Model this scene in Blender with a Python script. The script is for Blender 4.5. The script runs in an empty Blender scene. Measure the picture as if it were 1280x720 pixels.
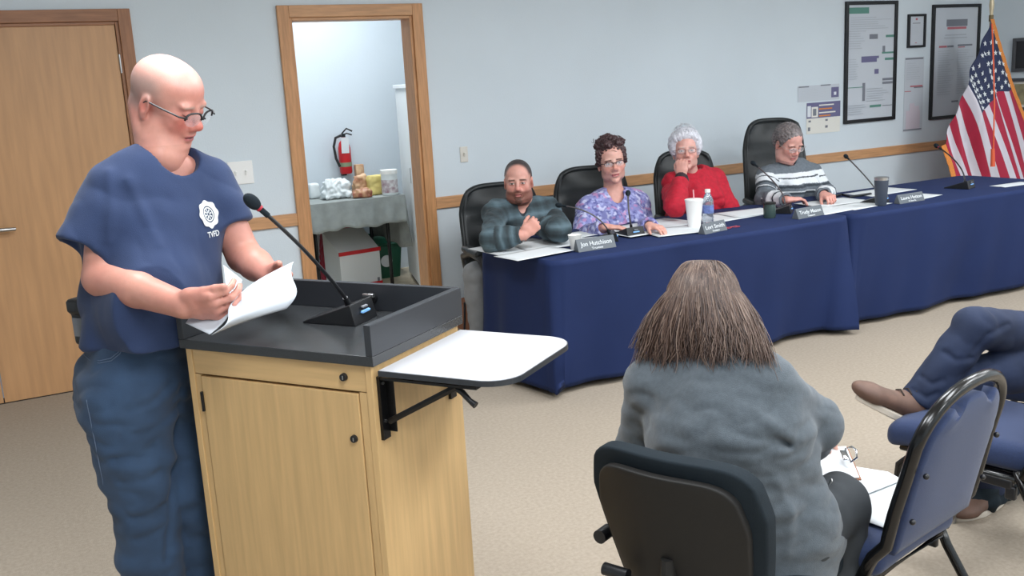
import bpy, math, random
import numpy as np
from mathutils import Vector, Matrix, noise
random.seed(7); rng = np.random.default_rng(7)
SC = bpy.context.scene; COL = SC.collection
PI = math.pi
# ------------------------------------------------------------------ camera model
CAM_H = 1.573; F_PX = 1218.5
ROLL, PITCH, YAW = math.radians(-3.193), math.radians(11.988), math.radians(27.49)
V = lambda *a: np.array(a if len(a) > 1 else a[0], dtype=float)
_fw = V(math.sin(YAW)*math.cos(PITCH), math.cos(YAW)*math.cos(PITCH), -math.sin(PITCH))
_r0 = V(math.cos(YAW), -math.sin(YAW), 0.); _u0 = np.cross(_r0, _fw)
_r = math.cos(ROLL)*_r0+math.sin(ROLL)*_u0; _u = -math.sin(ROLL)*_r0+math.cos(ROLL)*_u0
EYE = V(0, 0, CAM_H)
def ray(x, y): return _fw+(x-640)/F_PX*_r-(y-360)/F_PX*_u
def at(x, y, t): return EYE+ray(x, y)*t
def onz(x, y, z): d = ray(x, y); return EYE+d*((z-CAM_H)/d[2])
def ony(x, y, Y): d = ray(x, y); return EYE+d*(Y/d[1])
def onx(x, y, X): d = ray(x, y); return EYE+d*(X/d[0])
cd = bpy.data.cameras.new('camera'); cam = bpy.data.objects.new('camera', cd); COL.objects.link(cam)
cd.sensor_width = 36; cd.lens = F_PX/1280*36; cd.clip_start = .05
cam.matrix_world = Matrix(((_r[0], _u[0], -_fw[0], 0), (_r[1], _u[1], -_fw[1], 0), (_r[2], _u[2], -_fw[2], CAM_H), (0, 0, 0, 1)))
SC.camera = cam
def nrm(v): v = V(v); return v/max(1e-9, np.linalg.norm(v))
# ------------------------------------------------------------------ materials
def lin(c):
    return tuple(((x/255)/12.92 if x/255 <= .04045 else ((x/255+.055)/1.055)**2.4) for x in c)
class NT:
    def __init__(s, m): s.t = m.node_tree; s.n = s.t.nodes; s.l = s.t.links; s.b = s.n['Principled BSDF']
    def new(s, t, **k):
        n = s.n.new(t)
        for a, b in k.items(): setattr(n, a, b)
        return n
def mat(name, col, rough=.6, metal=0, var=0, vscale=8, stretch=(1, 1, 1), bump=0, bscale=200, spec=.5, col2=None, coat=0, sheen=0, trans=0, alpha=1, emit=None, estr=0, attr=None, detail=3, coord='Object'):
    m = bpy.data.materials.new(name); m.use_nodes = True; q = NT(m); b = q.b
    b.inputs['Base Color'].default_value = (*lin(col), 1); b.inputs['Roughness'].default_value = rough; b.inputs['Metallic'].default_value = metal
    b.inputs['Specular IOR Level'].default_value = spec
    if coat: b.inputs['Coat Weight'].default_value = coat; b.inputs['Coat Roughness'].default_value = .15
    if sheen: b.inputs['Sheen Weight'].default_value = sheen
    if trans: b.inputs['Transmission Weight'].default_value = trans
    if alpha < 1: b.inputs['Alpha'].default_value = alpha
    if emit: b.inputs['Emission Color'].default_value = (*lin(emit), 1); b.inputs['Emission Strength'].default_value = estr
    tc = q.new('ShaderNodeTexCoord'); mp = q.new('ShaderNodeMapping'); q.l.new(tc.outputs[coord], mp.inputs[0]); mp.inputs['Scale'].default_value = stretch
    src = None
    if attr:
        a = q.new('ShaderNodeAttribute'); a.attribute_name = attr; src = a.outputs['Color']; q.l.new(src, b.inputs['Base Color'])
    if var or col2:
        nz = q.new('ShaderNodeTexNoise'); nz.inputs['Scale'].default_value = vscale; nz.inputs['Detail'].default_value = detail
        q.l.new(mp.outputs[0], nz.inputs['Vector'])
        cr = q.new('ShaderNodeMapRange'); cr.inputs[1].default_value = .3; cr.inputs[2].default_value = .7; q.l.new(nz.outputs[0], cr.inputs[0])
        mx = q.new('ShaderNodeMix', data_type='RGBA'); q.l.new(cr.outputs[0], mx.inputs[0])
        if attr:
            m2 = q.new('ShaderNodeMix', data_type='RGBA', blend_type='MULTIPLY'); m2.inputs[0].default_value = 1
            mx.inputs[6].default_value = (1-var, 1-var, 1-var, 1); mx.inputs[7].default_value = (1+var*.5,)*3+(1,)
            q.l.new(src, m2.inputs[6]); q.l.new(mx.outputs[2], m2.inputs[7]); q.l.new(m2.outputs[2], b.inputs['Base Color'])
        else:
            c = lin(col); c2 = lin(col2) if col2 else tuple(x*(1-var) for x in c)
            mx.inputs[6].default_value = (*c2, 1); mx.inputs[7].default_value = (*[min(1, x*(1+var*.4)) for x in c], 1)
            q.l.new(mx.outputs[2], b.inputs['Base Color'])
    if bump:
        nb = q.new('ShaderNodeTexNoise'); nb.inputs['Scale'].default_value = bscale; nb.inputs['Detail'].default_value = 2; q.l.new(mp.outputs[0], nb.inputs['Vector'])
        bn = q.new('ShaderNodeBump'); bn.inputs['Strength'].default_value = bump; bn.inputs['Distance'].default_value = .004
        q.l.new(nb.outputs[0], bn.inputs['Height']); q.l.new(bn.outputs[0], b.inputs['Normal'])
    return m
M = {}
M['wall'] = mat('wall_paint', (212, 222, 229), .75, var=.03, vscale=2, bump=.15, bscale=120)
M['ceil'] = mat('ceiling_tile', (214, 214, 210), .9, bump=.3, bscale=60)
M['carpet'] = mat('carpet', (165, 153, 138), .95, var=.14, vscale=70, bump=.3, bscale=260, spec=.1, detail=8)
M['vinyl'] = mat('side_room_floor', (205, 190, 165), .6, var=.1, vscale=10)
M['oak'] = mat('oak_trim', (198, 145, 98), .45, var=.2, vscale=6, stretch=(14, 14, 1.2))
M['oakx'] = mat('oak_rail', (202, 152, 108), .45, var=.2, vscale=6, stretch=(1.2, 14, 14))
M['oakdark'] = mat('oak_door_frame', (158, 108, 74), .45, var=.25, vscale=6, stretch=(12, 12, 1.2))
M['door'] = mat('maple_door', (196, 150, 106), .42, var=.13, vscale=4, stretch=(9, 9, .7), detail=6)
M['maple'] = mat('lectern_maple', (210, 174, 122), .4, var=.13, vscale=5, stretch=(14, 14, .8), detail=6)
M['maplex'] = mat('lectern_maple_rail', (210, 174, 122), .4, var=.13, vscale=5, stretch=(.9, 14, 14), detail=6)
M['gap'] = mat('dark_gap', (40, 28, 20), .8)
M['lam'] = mat('black_laminate', (50, 52, 54), .26, var=.15, vscale=300, spec=.5)
M['lamedge'] = mat('black_edge_band', (44, 47, 52), .4)
M['white_lam'] = mat('white_laminate', (196, 196, 200), .3)
M['black'] = mat('black_plastic', (24, 25, 28), .4)
M['blackm'] = mat('black_metal', (20, 20, 22), .3, metal=.3)
M['gloss'] = mat('gloss_black_tube', (8, 8, 9), .22, spec=.5)
M['steel'] = mat('brushed_steel', (190, 190, 190), .3, metal=1)
M['chrome'] = mat('chrome', (220, 220, 222), .12, metal=1)
M['leather'] = mat('black_leather', (30, 34, 36), .42, bump=.1, bscale=60, spec=.4)
M['chairfab'] = mat('charcoal_fabric', (30, 38, 44), .9, var=.1, vscale=300, bump=.3, bscale=700, spec=.2)
M['chairshell'] = mat('chair_shell_plastic', (30, 29, 28), .55, bump=.15, bscale=900, spec=.3)
M['blue'] = mat('blue_upholstery', (28, 46, 84), .8, var=.15, vscale=200, bump=.2, bscale=500, sheen=.15)
M['navy'] = mat('navy_tablecloth', (28, 43, 84), .8, var=.06, vscale=4, bump=.08, bscale=30, spec=.25)
M['paper'] = mat('paper', (214, 218, 220), .7)
M['paper2'] = mat('paper_cool', (196, 202, 210), .7)
M['ink'] = mat('ink_grey', (120, 122, 128), .8)
M['foam'] = mat('foam_cup', (238, 238, 234), .5)
M['glass'] = mat('clear_lens', (255, 255, 255), .02, trans=1, alpha=.25)
M['white'] = mat('white_paint', (225, 228, 228), .5)
M['plate'] = mat('switch_plate', (218, 214, 205), .4)
M['platew'] = mat('white_plate', (240, 240, 238), .4)
M['red'] = mat('red_gloss', (200, 26, 34), .3)
M['green'] = mat('green_bin_plastic', (22, 84, 62), .45)
M['greycloth'] = mat('grey_cloth', (150, 156, 154), .8, var=.15, vscale=15, bump=.2, bscale=60)
M['brownbox'] = mat('brown_cardboard', (150, 100, 72), .8, var=.1)
M['gold'] = mat('gold_fringe', (226, 140, 62), .6, var=.3, vscale=200)
M['brass'] = mat('brass_pole', (205, 190, 160), .35, metal=.3)
def vc(name, rough=.7, **k): return mat(name, (128, 128, 128), rough, attr='Col', **k)
M['skin'] = vc('skin', .42, var=.05, vscale=60, spec=.45, bump=.06, bscale=350)
M['skin'].node_tree.nodes['Principled BSDF'].inputs['Subsurface Weight'].default_value = .12
M['skin'].node_tree.nodes['Principled BSDF'].inputs['Subsurface Radius'].default_value = (.012, .004, .002)
M['fab'] = vc('printed_fabric', .85, bump=.2, bscale=500)
M['hair'] = vc('hair', .5, var=.1, vscale=120)
M['tee'] = mat('navy_cotton', (36, 54, 91), .85, var=.08, vscale=10, bump=.2, bscale=500, sheen=.1)
M['jean'] = mat('blue_denim', (50, 74, 104), .85, var=.35, vscale=9, bump=.3, bscale=600, sheen=.1, detail=5)
M['jean2'] = mat('dark_blue_denim', (27, 40, 68), .85, var=.25, vscale=8, bump=.3, bscale=600)
M['cardi'] = mat('heather_grey_knit', (77, 85, 92), .9, var=.16, vscale=90, bump=.3, bscale=500, sheen=.2, detail=6)
M['slack'] = mat('charcoal_trousers', (50, 54, 58), .85, var=.1, vscale=20)
M['greypant'] = mat('grey_trousers', (140, 142, 144), .85, var=.1, vscale=20)
M['suede'] = mat('brown_leather_shoe', (104, 78, 66), .65, var=.25, vscale=25)
M['sole'] = mat('pale_sole', (196, 186, 172), .7)
M['sil'] = mat('lever_silver', (200, 198, 190), .25, metal=.9)
# ------------------------------------------------------------------ mesh helpers
def empty(name, label, cat, loc=(0, 0, 0), rz=0, group=None):
    o = bpy.data.objects.new(name, None); COL.objects.link(o); o.location = tuple(loc); o.rotation_euler = (0, 0, rz)
    o['label'] = label; o['category'] = cat
    if group: o['group'] = group
    o.empty_display_size = .1
    return o
def tag(o, label, cat, group=None, kind=None):
    o['label'] = label; o['category'] = cat
    if group: o['group'] = group
    if kind: o['kind'] = kind
    return o
def basis(z, hint=(0, 0, 1)):
    z = nrm(z); h = V(hint)
    if abs(np.dot(z, nrm(h))) > .98: h = V(1, 0, 0)
    x = nrm(np.cross(h, z)); y = np.cross(z, x); return x, y, z
class MB:
    def __init__(s): s.v = []; s.f = []; s.m = []; s.mats = []
    def mi(s, m):
        if m is None: return 0
        if m not in s.mats: s.mats.append(m)
        return s.mats.index(m)
    def add(s, vs, fs, m=None):
        n = len(s.v); s.v += [tuple(map(float, p)) for p in vs]; s.f += [tuple(n+i for i in f) for f in fs]; s.m += [s.mi(m)]*len(fs); return s
    def box(s, c, sz, R=None, m=None, b=0):
        c = V(c); hx, hy, hz = [x/2 for x in sz]; R = np.eye(3) if R is None else np.array(R)
        if b <= 0:
            vs = [c+R@V(x*hx, y*hy, z*hz) for x in (-1, 1) for y in (-1, 1) for z in (-1, 1)]
            return s.add(vs, [(0, 1, 3, 2), (4, 6, 7, 5), (0, 4, 5, 1), (2, 3, 7, 6), (0, 2, 6, 4), (1, 5, 7, 3)], m)
        b = min(b, hx*.99, hy*.99, hz*.99)
        import bmesh
        bm = bmesh.new(); bmesh.ops.create_cube(bm, size=1)
        for q in bm.verts: q.co = Vector((q.co.x*2*hx, q.co.y*2*hy, q.co.z*2*hz))
        bmesh.ops.bevel(bm, geom=bm.edges[:], offset=b, segments=3, profile=.5, affect='EDGES')
        bm.verts.index_update()
        vs = [c+R@V(tuple(q.co)) for q in bm.verts]; fs = [tuple(q.index for q in f.verts) for f in bm.faces]; bm.free()
        return s.add(vs, fs, m)
    def cyl(s, a, b, r1, r2=None, n=20, m=None, cap=True):
        a, b = V(a), V(b); r2 = r1 if r2 is None else r2; x, y, z = basis(b-a)
        vs = []
        for p, r in ((a, r1), (b, r2)):
            for i in range(n):
                t = 2*PI*i/n; vs.append(p+r*(math.cos(t)*x+math.sin(t)*y))
        fs = [(i, (i+1) % n, n+(i+1) % n, n+i) for i in range(n)]
        if cap: fs += [tuple(range(n-1, -1, -1)), tuple(range(n, 2*n))]
        return s.add(vs, fs, m)
    def tube(s, P, r, n=10, m=None, closed=False, flat=None, hint=(0, 0, 1)):
        P = [V(p) for p in P]; k = len(P); rr = r if hasattr(r, '__len__') else [r]*k
        vs = []; px = None
        for i in range(k):
            if closed: d = P[(i+1) % k]-P[i-1]
            else: d = P[min(i+1, k-1)]-P[max(i-1, 0)]
            d = nrm(d)
            if px is None: x, y, _ = basis(d, hint)
            else:
                x = px-np.dot(px, d)*d; x = nrm(x); y = np.cross(d, x)
            px = x
            for j in range(n):
                t = 2*PI*j/n; e = rr[i]
                vs.append(P[i]+e*math.cos(t)*x+(e*(flat or 1))*math.sin(t)*y)
        fs = []
        for i in range(k if closed else k-1):
            a = i*n; b = ((i+1) % k)*n
            fs += [(a+j, a+(j+1) % n, b+(j+1) % n, b+j) for j in range(n)]
        if not closed: fs += [tuple(range(n-1, -1, -1)), tuple((k-1)*n+j for j in range(n))]
        return s.add(vs, fs, m)
    def ball(s, c, r, n=14, m=None, R=None):
        c = V(c); r = V(r) if hasattr(r, '__len__') else V(r, r, r); R = np.eye(3) if R is None else np.array(R)
        vs = [c+R@(V(0, 0, 1)*r)]
        for i in range(1, n):
            a = PI*i/n
            for j in range(2*n):
                t = PI*j/n; vs.append(c+R@(V(math.sin(a)*math.cos(t), math.sin(a)*math.sin(t), math.cos(a))*r))
        vs.append(c-R@(V(0, 0, 1)*r)); L = 2*n; e = len(vs)-1
        fs = [(0, 1+j, 1+(j+1) % L) for j in range(L)]
        for i in range(n-2): fs += [(1+i*L+j, 1+(i+1)*L+j, 1+(i+1)*L+(j+1) % L, 1+i*L+(j+1) % L) for j in range(L)]
        fs += [(1+(n-2)*L+(j+1) % L, 1+(n-2)*L+j, e) for j in range(L)]
        return s.add(vs, fs, m)
    def lathe(s, prof, c=(0, 0, 0), n=28, m=None, R=None):
        c = V(c); R = np.eye(3) if R is None else np.array(R); vs = []
        for r, z in prof:
            for j in range(n):
                t = 2*PI*j/n; vs.append(c+R@V(r*math.cos(t), r*math.sin(t), z))
        fs = []
        for i in range(len(prof)-1): fs += [(i*n+j, i*n+(j+1) % n, (i+1)*n+(j+1) % n, (i+1)*n+j) for j in range(n)]
        if prof[0][0] > 1e-6: fs.append(tuple(range(n-1, -1, -1)))
        if prof[-1][0] > 1e-6: fs.append(tuple((len(prof)-1)*n+j for j in range(n)))
        return s.add(vs, fs, m)
    def prism(s, pts, n0, n1, m=None):
        """closed outline pts (3D), extruded from offset n0 to offset n1 (vectors)"""
        pts = [V(p) for p in pts]; k = len(pts); n0, n1 = V(n0), V(n1)
        vs = [p+n0 for p in pts]+[p+n1 for p in pts]
        return s.add(vs, [tuple(range(k-1, -1, -1)), tuple(range(k, 2*k))]+[(i, (i+1) % k, k+(i+1) % k, k+i) for i in range(k)], m)
    def grid(s, fn, nu, nv, m=None, closeu=False):
        vs = [fn(i/(nu if closeu else nu-1), j/(nv-1)) for i in range(nu) for j in range(nv)]
        fs = []
        for i in range(nu if closeu else nu-1):
            for j in range(nv-1):
                a = i*nv+j; b = ((i+1) % nu)*nv+j; fs.append((a, b, b+1, a+1))
        return s.add(vs, fs, m)
    def build(s, name, m=None, parent=None, smooth=False, world=False, bevel=0, seg=2, solid=0, subsurf=0, recalc=True, offset=-1):
        me = bpy.data.meshes.new(name); vs = s.v
        if world and parent is not None:
            iv = parent_inv(parent); vs = [tuple(iv @ Vector(p)) for p in vs]
        me.from_pydata(vs, [], s.f)
        ms = [M[x] if isinstance(x, str) else x for x in s.mats]
        if m is not None: ms = [M[m] if isinstance(m, str) else m]
        for x in ms: me.materials.append(x)
        if m is None: me.polygons.foreach_set('material_index', s.m)
        if recalc:
            import bmesh
            bm = bmesh.new(); bm.from_mesh(me); bmesh.ops.recalc_face_normals(bm, faces=bm.faces[:]); bm.to_mesh(me); bm.free()
        if smooth:
            me.polygons.foreach_set('use_smooth', [True]*len(me.polygons))
            if smooth != 'all': me.set_sharp_from_angle(angle=math.radians(38))
        o = bpy.data.objects.new(name, me); COL.objects.link(o); o.parent = parent
        if solid: q = o.modifiers.new('solid', 'SOLIDIFY'); q.thickness = solid; q.offset = offset
        if bevel: q = o.modifiers.new('bevel', 'BEVEL'); q.width = bevel; q.segments = seg; q.limit_method = 'ANGLE'
        if subsurf: q = o.modifiers.new('sub', 'SUBSURF'); q.levels = subsurf; q.render_levels = subsurf
        return o
def parent_inv(p):
    m = Matrix.Identity(4)
    while p is not None:
        m = (Matrix.Translation(p.location) @ p.rotation_euler.to_matrix().to_4x4()) @ m; p = p.parent
    return m.inverted()
def Rz(a): c, s = math.cos(a), math.sin(a); return np.array([[c, -s, 0], [s, c, 0], [0, 0, 1.]])
def Rx(a): c, s = math.cos(a), math.sin(a); return np.array([[1, 0, 0], [0, c, -s], [0, s, c]])
def Ry(a): c, s = math.cos(a), math.sin(a); return np.array([[c, 0, s], [0, 1, 0], [-s, 0, c]])
def copy_tree(o, parent=None):
    c = o.copy(); COL.objects.link(c); c.parent = parent
    for ch in [x for x in bpy.data.objects if x.parent == o]: copy_tree(ch, c)
    return c
def text_mesh(body, size, name, m, parent, origin, ex, ey, align='CENTER', depth=.0006, width=None, shear=0):
    cu = bpy.data.curves.new(name, 'FONT'); cu.body = body; cu.size = size; cu.align_x = align; cu.align_y = 'CENTER'; cu.extrude = depth; cu.offset = size*.012; cu.shear = shear
    o = bpy.data.objects.new(name+'_tmp', cu); COL.objects.link(o)
    bpy.context.view_layer.update()
    me = bpy.data.meshes.new_from_object(o.evaluated_get(bpy.context.evaluated_depsgraph_get()))
    COL.objects.unlink(o); bpy.data.objects.remove(o)
    xs = [v.co.x for v in me.vertices]; w = (max(xs)-min(xs)) if xs else 1; k = (width/w) if width else 1
    ex, ey = nrm(ex), nrm(ey); ez = np.cross(ex, ey)
    for v in me.vertices: v.co = Vector(V(origin)+ex*v.co.x*k+ey*v.co.y+ez*(v.co.z+depth))
    if parent is not None:
        iv = parent_inv(parent)
        for v in me.vertices: v.co = iv @ v.co
    me.materials.clear(); me.materials.append(M[m] if isinstance(m, str) else m)
    ob = bpy.data.objects.new(name, me); COL.objects.link(ob); ob.parent = parent
    return ob
# ------------------------------------------------------------------ implicit surfaces
def surface_nets(F, org, h):
    S = F < 0
    c = [S[i:S.shape[0]-1+i, j:S.shape[1]-1+j, k:S.shape[2]-1+k] for i in (0, 1) for j in (0, 1) for k in (0, 1)]
    anyS = c[0].copy(); allS = c[0].copy()
    for q in c[1:]: anyS |= q; allS &= q
    act = anyS & ~allS; idx = np.argwhere(act)
    if len(idx) == 0: return np.zeros((0, 3)), np.zeros((0, 4), int)
    num = -np.ones(act.shape, np.int64); num[tuple(idx.T)] = np.arange(len(idx))
    I, J, K = idx.T; acc = np.zeros((len(idx), 3)); cnt = np.zeros(len(idx))
    corners = [(i, j, k) for i in (0, 1) for j in (0, 1) for k in (0, 1)]
    for a in corners:
        for ax in range(3):
            if a[ax] == 1: continue
            b = list(a); b[ax] = 1
            fa = F[I+a[0], J+a[1], K+a[2]]; fb = F[I+b[0], J+b[1], K+b[2]]
            w = (fa < 0) != (fb < 0); t = np.where(w, fa/np.where(w, fa-fb, 1), 0)
            p = np.zeros((len(idx), 3)); p += a; p[:, ax] += t
            acc[w] += p[w]; cnt[w] += 1
    P = (idx+acc/cnt[:, None])*h+org
    faces = []
    for ax in range(3):
        a, b = [(1, 2), (2, 0), (0, 1)][ax]
        sl0 = [slice(1, -1)]*3; sl1 = [slice(1, -1)]*3; sl0[ax] = slice(0, -1); sl1[ax] = slice(1, None)
        ch = S[tuple(sl0)] != S[tuple(sl1)]; e = np.argwhere(ch)
        if len(e) == 0: continue
        g = e.copy(); g[:, a] += 1; g[:, b] += 1
        inside = S[tuple(g.T)]
        def cell(da, db):
            q = g.copy(); q[:, a] -= da; q[:, b] -= db; return num[tuple(q.T)]
        q = np.stack([cell(1, 1), cell(0, 1), cell(0, 0), cell(1, 0)], 1)
        q[~inside] = q[~inside][:, ::-1]; faces.append(q)
    return P, np.concatenate(faces)
class SDF:
    def __init__(s, h=.005): s.p = []; s.h = h
    def _add(s, fn, lo, hi, k, op): s.p.append((fn, V(lo), V(hi), k, op)); return s
    def cap(s, a, b, ra, rb=None, k=.02, op='u'):
        a, b = V(a), V(b); rb = ra if rb is None else rb; ab = b-a; L = max(1e-9, ab@ab); r = max(ra, rb)
        def fn(X):
            t = np.clip(((X-a)@ab)/L, 0, 1); return np.sqrt((((X-a)-t[..., None]*ab)**2).sum(-1))-(ra+(rb-ra)*t)
        return s._add(fn, np.minimum(a, b)-r, np.maximum(a, b)+r, k, op)
    def ell(s, c, r, R=None, k=.02, op='u'):
        c, r = V(c), V(r); R = np.eye(3) if R is None else np.array(R); e = np.abs(R)@r
        def fn(X):
            q = (X-c)@R; k0 = np.sqrt(((q/r)**2).sum(-1)); k1 = np.sqrt(((q/(r*r))**2).sum(-1)); return k0*(k0-1)/np.maximum(k1, 1e-9)
        return s._add(fn, c-e, c+e, k, op)
    def ecap(s, a, b, side, w1, d1, w2=None, d2=None, k=.03, op='u'):
        """tapered segment with elliptical section: half width w along side, half depth d across"""
        a, b = V(a), V(b); w2 = w1 if w2 is None else w2; d2 = d1 if d2 is None else d2
        z = b-a; L = np.linalg.norm(z); z = z/L; x = nrm(V(side)-np.dot(side, z)*z); y = np.cross(z, x); r = max(w1, w2, d1, d2)
        def fn(X):
            q = X-a; t = q@z; u = np.clip(t/L, 0, 1); w = w1+(w2-w1)*u; d = d1+(d2-d1)*u; ex = t-u*L; mn = np.minimum(w, d)
            px, py = q@x, q@y
            k0 = np.sqrt((px/w)**2+(py/d)**2+(ex/mn)**2); k1 = np.sqrt((px/w**2)**2+(py/d**2)**2+(ex/mn**2)**2)
            return k0*(k0-1)/np.maximum(k1, 1e-9)
        return s._add(fn, np.minimum(a, b)-r, np.maximum(a, b)+r, k, op)
    def rbox(s, c, sz, r, R=None, k=.01, op='u'):
        c = V(c); R = np.eye(3) if R is None else np.array(R); hh = V(sz)/2-r; e = np.abs(R)@(V(sz)/2)
        def fn(X):
            q = np.abs((X-c)@R)-hh; return np.sqrt((np.maximum(q, 0)**2).sum(-1))+np.minimum(q.max(-1), 0)-r
        return s._add(fn, c-e, c+e, k, op)
    def cut(s, p, n, k=.004, lo=None, hi=None):
        """remove everything on the +n side of the plane through p (within lo..hi)"""
        p, n = V(p), nrm(n)
        lo = p-1e3 if lo is None else V(lo); hi = p+1e3 if hi is None else V(hi)
        return s._add(lambda X: -((X-p)@n), lo, hi, k, 's')
    def group(s, sub, k=.03, op='u'):
        """a nested body: its own unions and cuts happen first, then it joins this one"""
        us = [q for q in sub.p if q[4] == 'u']; lo = np.min([q[1] for q in us], 0); hi = np.max([q[2] for q in us], 0)
        def fn(X):
            F = np.full(X.shape[:-1], .3)
            for f, a, b, kk, o in sub.p:
                d = f(X)
                if o == 's': d = -d; h = np.maximum(kk-np.abs(F-d), 0)/max(kk, 1e-6); F = np.maximum(F, d)+h*h*kk/4
                else: h = np.maximum(kk-np.abs(F-d), 0)/max(kk, 1e-6); F = np.minimum(F, d)-h*h*kk/4
            return F
        return s._add(fn, lo, hi, k, op)
    def poly(s, P, R_, k=.02, op='u'):
        for i in range(len(P)-1): s.cap(P[i], P[i+1], R_[i], R_[i+1], k, op)
        return s
    def run(s, lo=None, hi=None, warp=None):
        us = [q for q in s.p if q[4] == 'u']
        if lo is None: lo = np.min([q[1] for q in us], 0)
        if hi is None: hi = np.max([q[2] for q in us], 0)
        h = s.h; lo = V(lo)-3*h; hi = V(hi)+3*h; n = np.ceil((hi-lo)/h).astype(int)+1
        F = np.full(n, .08, np.float32); ax = [lo[i]+h*np.arange(n[i]) for i in range(3)]
        for fn, a, b, k, op in s.p:
            m = (k+3*h); i0 = np.maximum(0, np.floor((a-m-lo)/h).astype(int)); i1 = np.minimum(n, np.ceil((b+m-lo)/h).astype(int)+1)
            if (i1 <= i0).any(): continue
            sl = tuple(slice(i0[q], i1[q]) for q in range(3))
            X = np.stack(np.meshgrid(*[ax[q][sl[q]] for q in range(3)], indexing='ij'), -1)
            d = fn(X); f = F[sl]
            if op == 'u':
                hh = np.maximum(k-np.abs(f-d), 0)/max(k, 1e-6); F[sl] = np.minimum(f, d)-hh*hh*k/4
            else:
                d = -d; hh = np.maximum(k-np.abs(f-d), 0)/max(k, 1e-6); F[sl] = np.maximum(f, d)+hh*hh*k/4
        F[0], F[-1] = .01, .01; F[:, 0], F[:, -1] = .01, .01; F[:, :, 0], F[:, :, -1] = .01, .01
        return surface_nets(F, lo, h)
def vnormals(P, Fc):
    t = np.cross(P[Fc[:, 2]]-P[Fc[:, 0]], P[Fc[:, 3]]-P[Fc[:, 1]]); N = np.zeros_like(P)
    for i in range(4): np.add.at(N, Fc[:, i], t)
    return N/np.maximum(1e-12, np.linalg.norm(N, axis=1))[:, None]
def smoothmesh(P, Fc, it=1, lam=.5):
    for _ in range(it):
        acc = np.zeros_like(P); c = np.zeros(len(P))
        for i in range(4):
            a, b = Fc[:, i], Fc[:, (i+1) % 4]; np.add.at(acc, a, P[b]); np.add.at(acc, b, P[a]); np.add.at(c, a, 1); np.add.at(c, b, 1)
        P = P*(1-lam)+lam*acc/np.maximum(c, 1)[:, None]
    return P
def fnoise(P, sc, stretch=(1, 1, 1), seed=0, oct=2):
    s = V(stretch)*sc
    return np.array([noise.fractal(Vector(p), .8, 2, oct) for p in (P*s+seed)])
def folds(P, Fc, amp, sc, stretch=(1, 1, 1), seed=0, ridged=True):
    N = vnormals(P, Fc); n = fnoise(P, sc, stretch, seed)
    if ridged: n = (np.abs(n)*2-.5)
    return P+N*(n*amp)[:, None]
def mesh_obj(name, parts, material, parent, color=None, smooth_it=1):
    """parts: list of (P,F) world; one mesh object; color(P)->(n,3) sRGB 0..255"""
    Ps, Fs, n = [], [], 0
    for P, Fc in parts:
        if smooth_it: P = smoothmesh(P, Fc, smooth_it)
        Ps.append(P); Fs.append(Fc+n); n += len(P)
    P = np.concatenate(Ps); Fc = np.concatenate(Fs)
    iv = np.array(parent_inv(parent)) if parent is not None else np.eye(4)
    Q = P@iv[:3, :3].T+iv[:3, 3]
    me = bpy.data.meshes.new(name); me.vertices.add(len(Q)); me.vertices.foreach_set('co', Q.astype(np.float32).ravel())
    me.loops.add(len(Fc)*4); me.loops.foreach_set('vertex_index', Fc.astype(np.int32).ravel())
    me.polygons.add(len(Fc)); me.polygons.foreach_set('loop_start', np.arange(0, len(Fc)*4, 4, dtype=np.int32)); me.polygons.foreach_set('use_smooth', np.ones(len(Fc), bool))
    me.update(calc_edges=True)
    if color is not None:
        c = np.clip(color(P)/255., 0, 1); c = np.where(c <= .04045, c/12.92, ((c+.055)/1.055)**2.4)
        a = me.attributes.new('Col', 'FLOAT_COLOR', 'POINT'); a.data.foreach_set('color', np.concatenate([c, np.ones((len(c), 1))], 1).astype(np.float32).ravel())
    me.materials.append(M[material] if isinstance(material, str) else material)
    o = bpy.data.objects.new(name, me); COL.objects.link(o); o.parent = parent
    return o
def crease(P, Fc, paths, eye_ray, depth=.006, width=.010):
    """press folds into a cloth surface along paths laid on it"""
    from mathutils.bvhtree import BVHTree
    bv = BVHTree.FromPolygons([tuple(p) for p in P], [tuple(map(int, f)) for f in Fc]); N = vnormals(P, Fc); out = np.zeros(len(P))
    for path in paths:
        k = path[0] if isinstance(path[0], (int, float)) else 1.0; pts = path[1:] if isinstance(path[0], (int, float)) else path; Q = []
        for a, b in pts:
            h = bv.ray_cast(Vector(EYE), Vector(nrm(eye_ray(a, b))))
            if h[0] is not None: Q.append(V(tuple(h[0])))
        for a, b in zip(Q[:-1], Q[1:]):
            if np.linalg.norm(b-a) > .3: continue
            ab = b-a; t = np.clip((P-a)@ab/max(ab@ab, 1e-9), 0, 1); d = np.linalg.norm(P-a-t[:, None]*ab, axis=1)
            out = np.minimum(out, -depth*k*np.exp(-(d/width)**2)+depth*.45*k*np.exp(-((d-2.0*width)/width)**2)*0) if k > 0 else np.maximum(out, -depth*k*np.exp(-(d/(width*1.5))**2))
    return P+N*out[:, None]
def mixc(c, m, col):
    m = np.clip(m, 0, 1)[:, None]; return c*(1-m)+V(col)*m
def gau(d2, s): return np.exp(-d2/(s*s))
def smst(x, a, b): t = np.clip((x-a)/(b-a), 0, 1); return t*t*(3-2*t)
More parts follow.
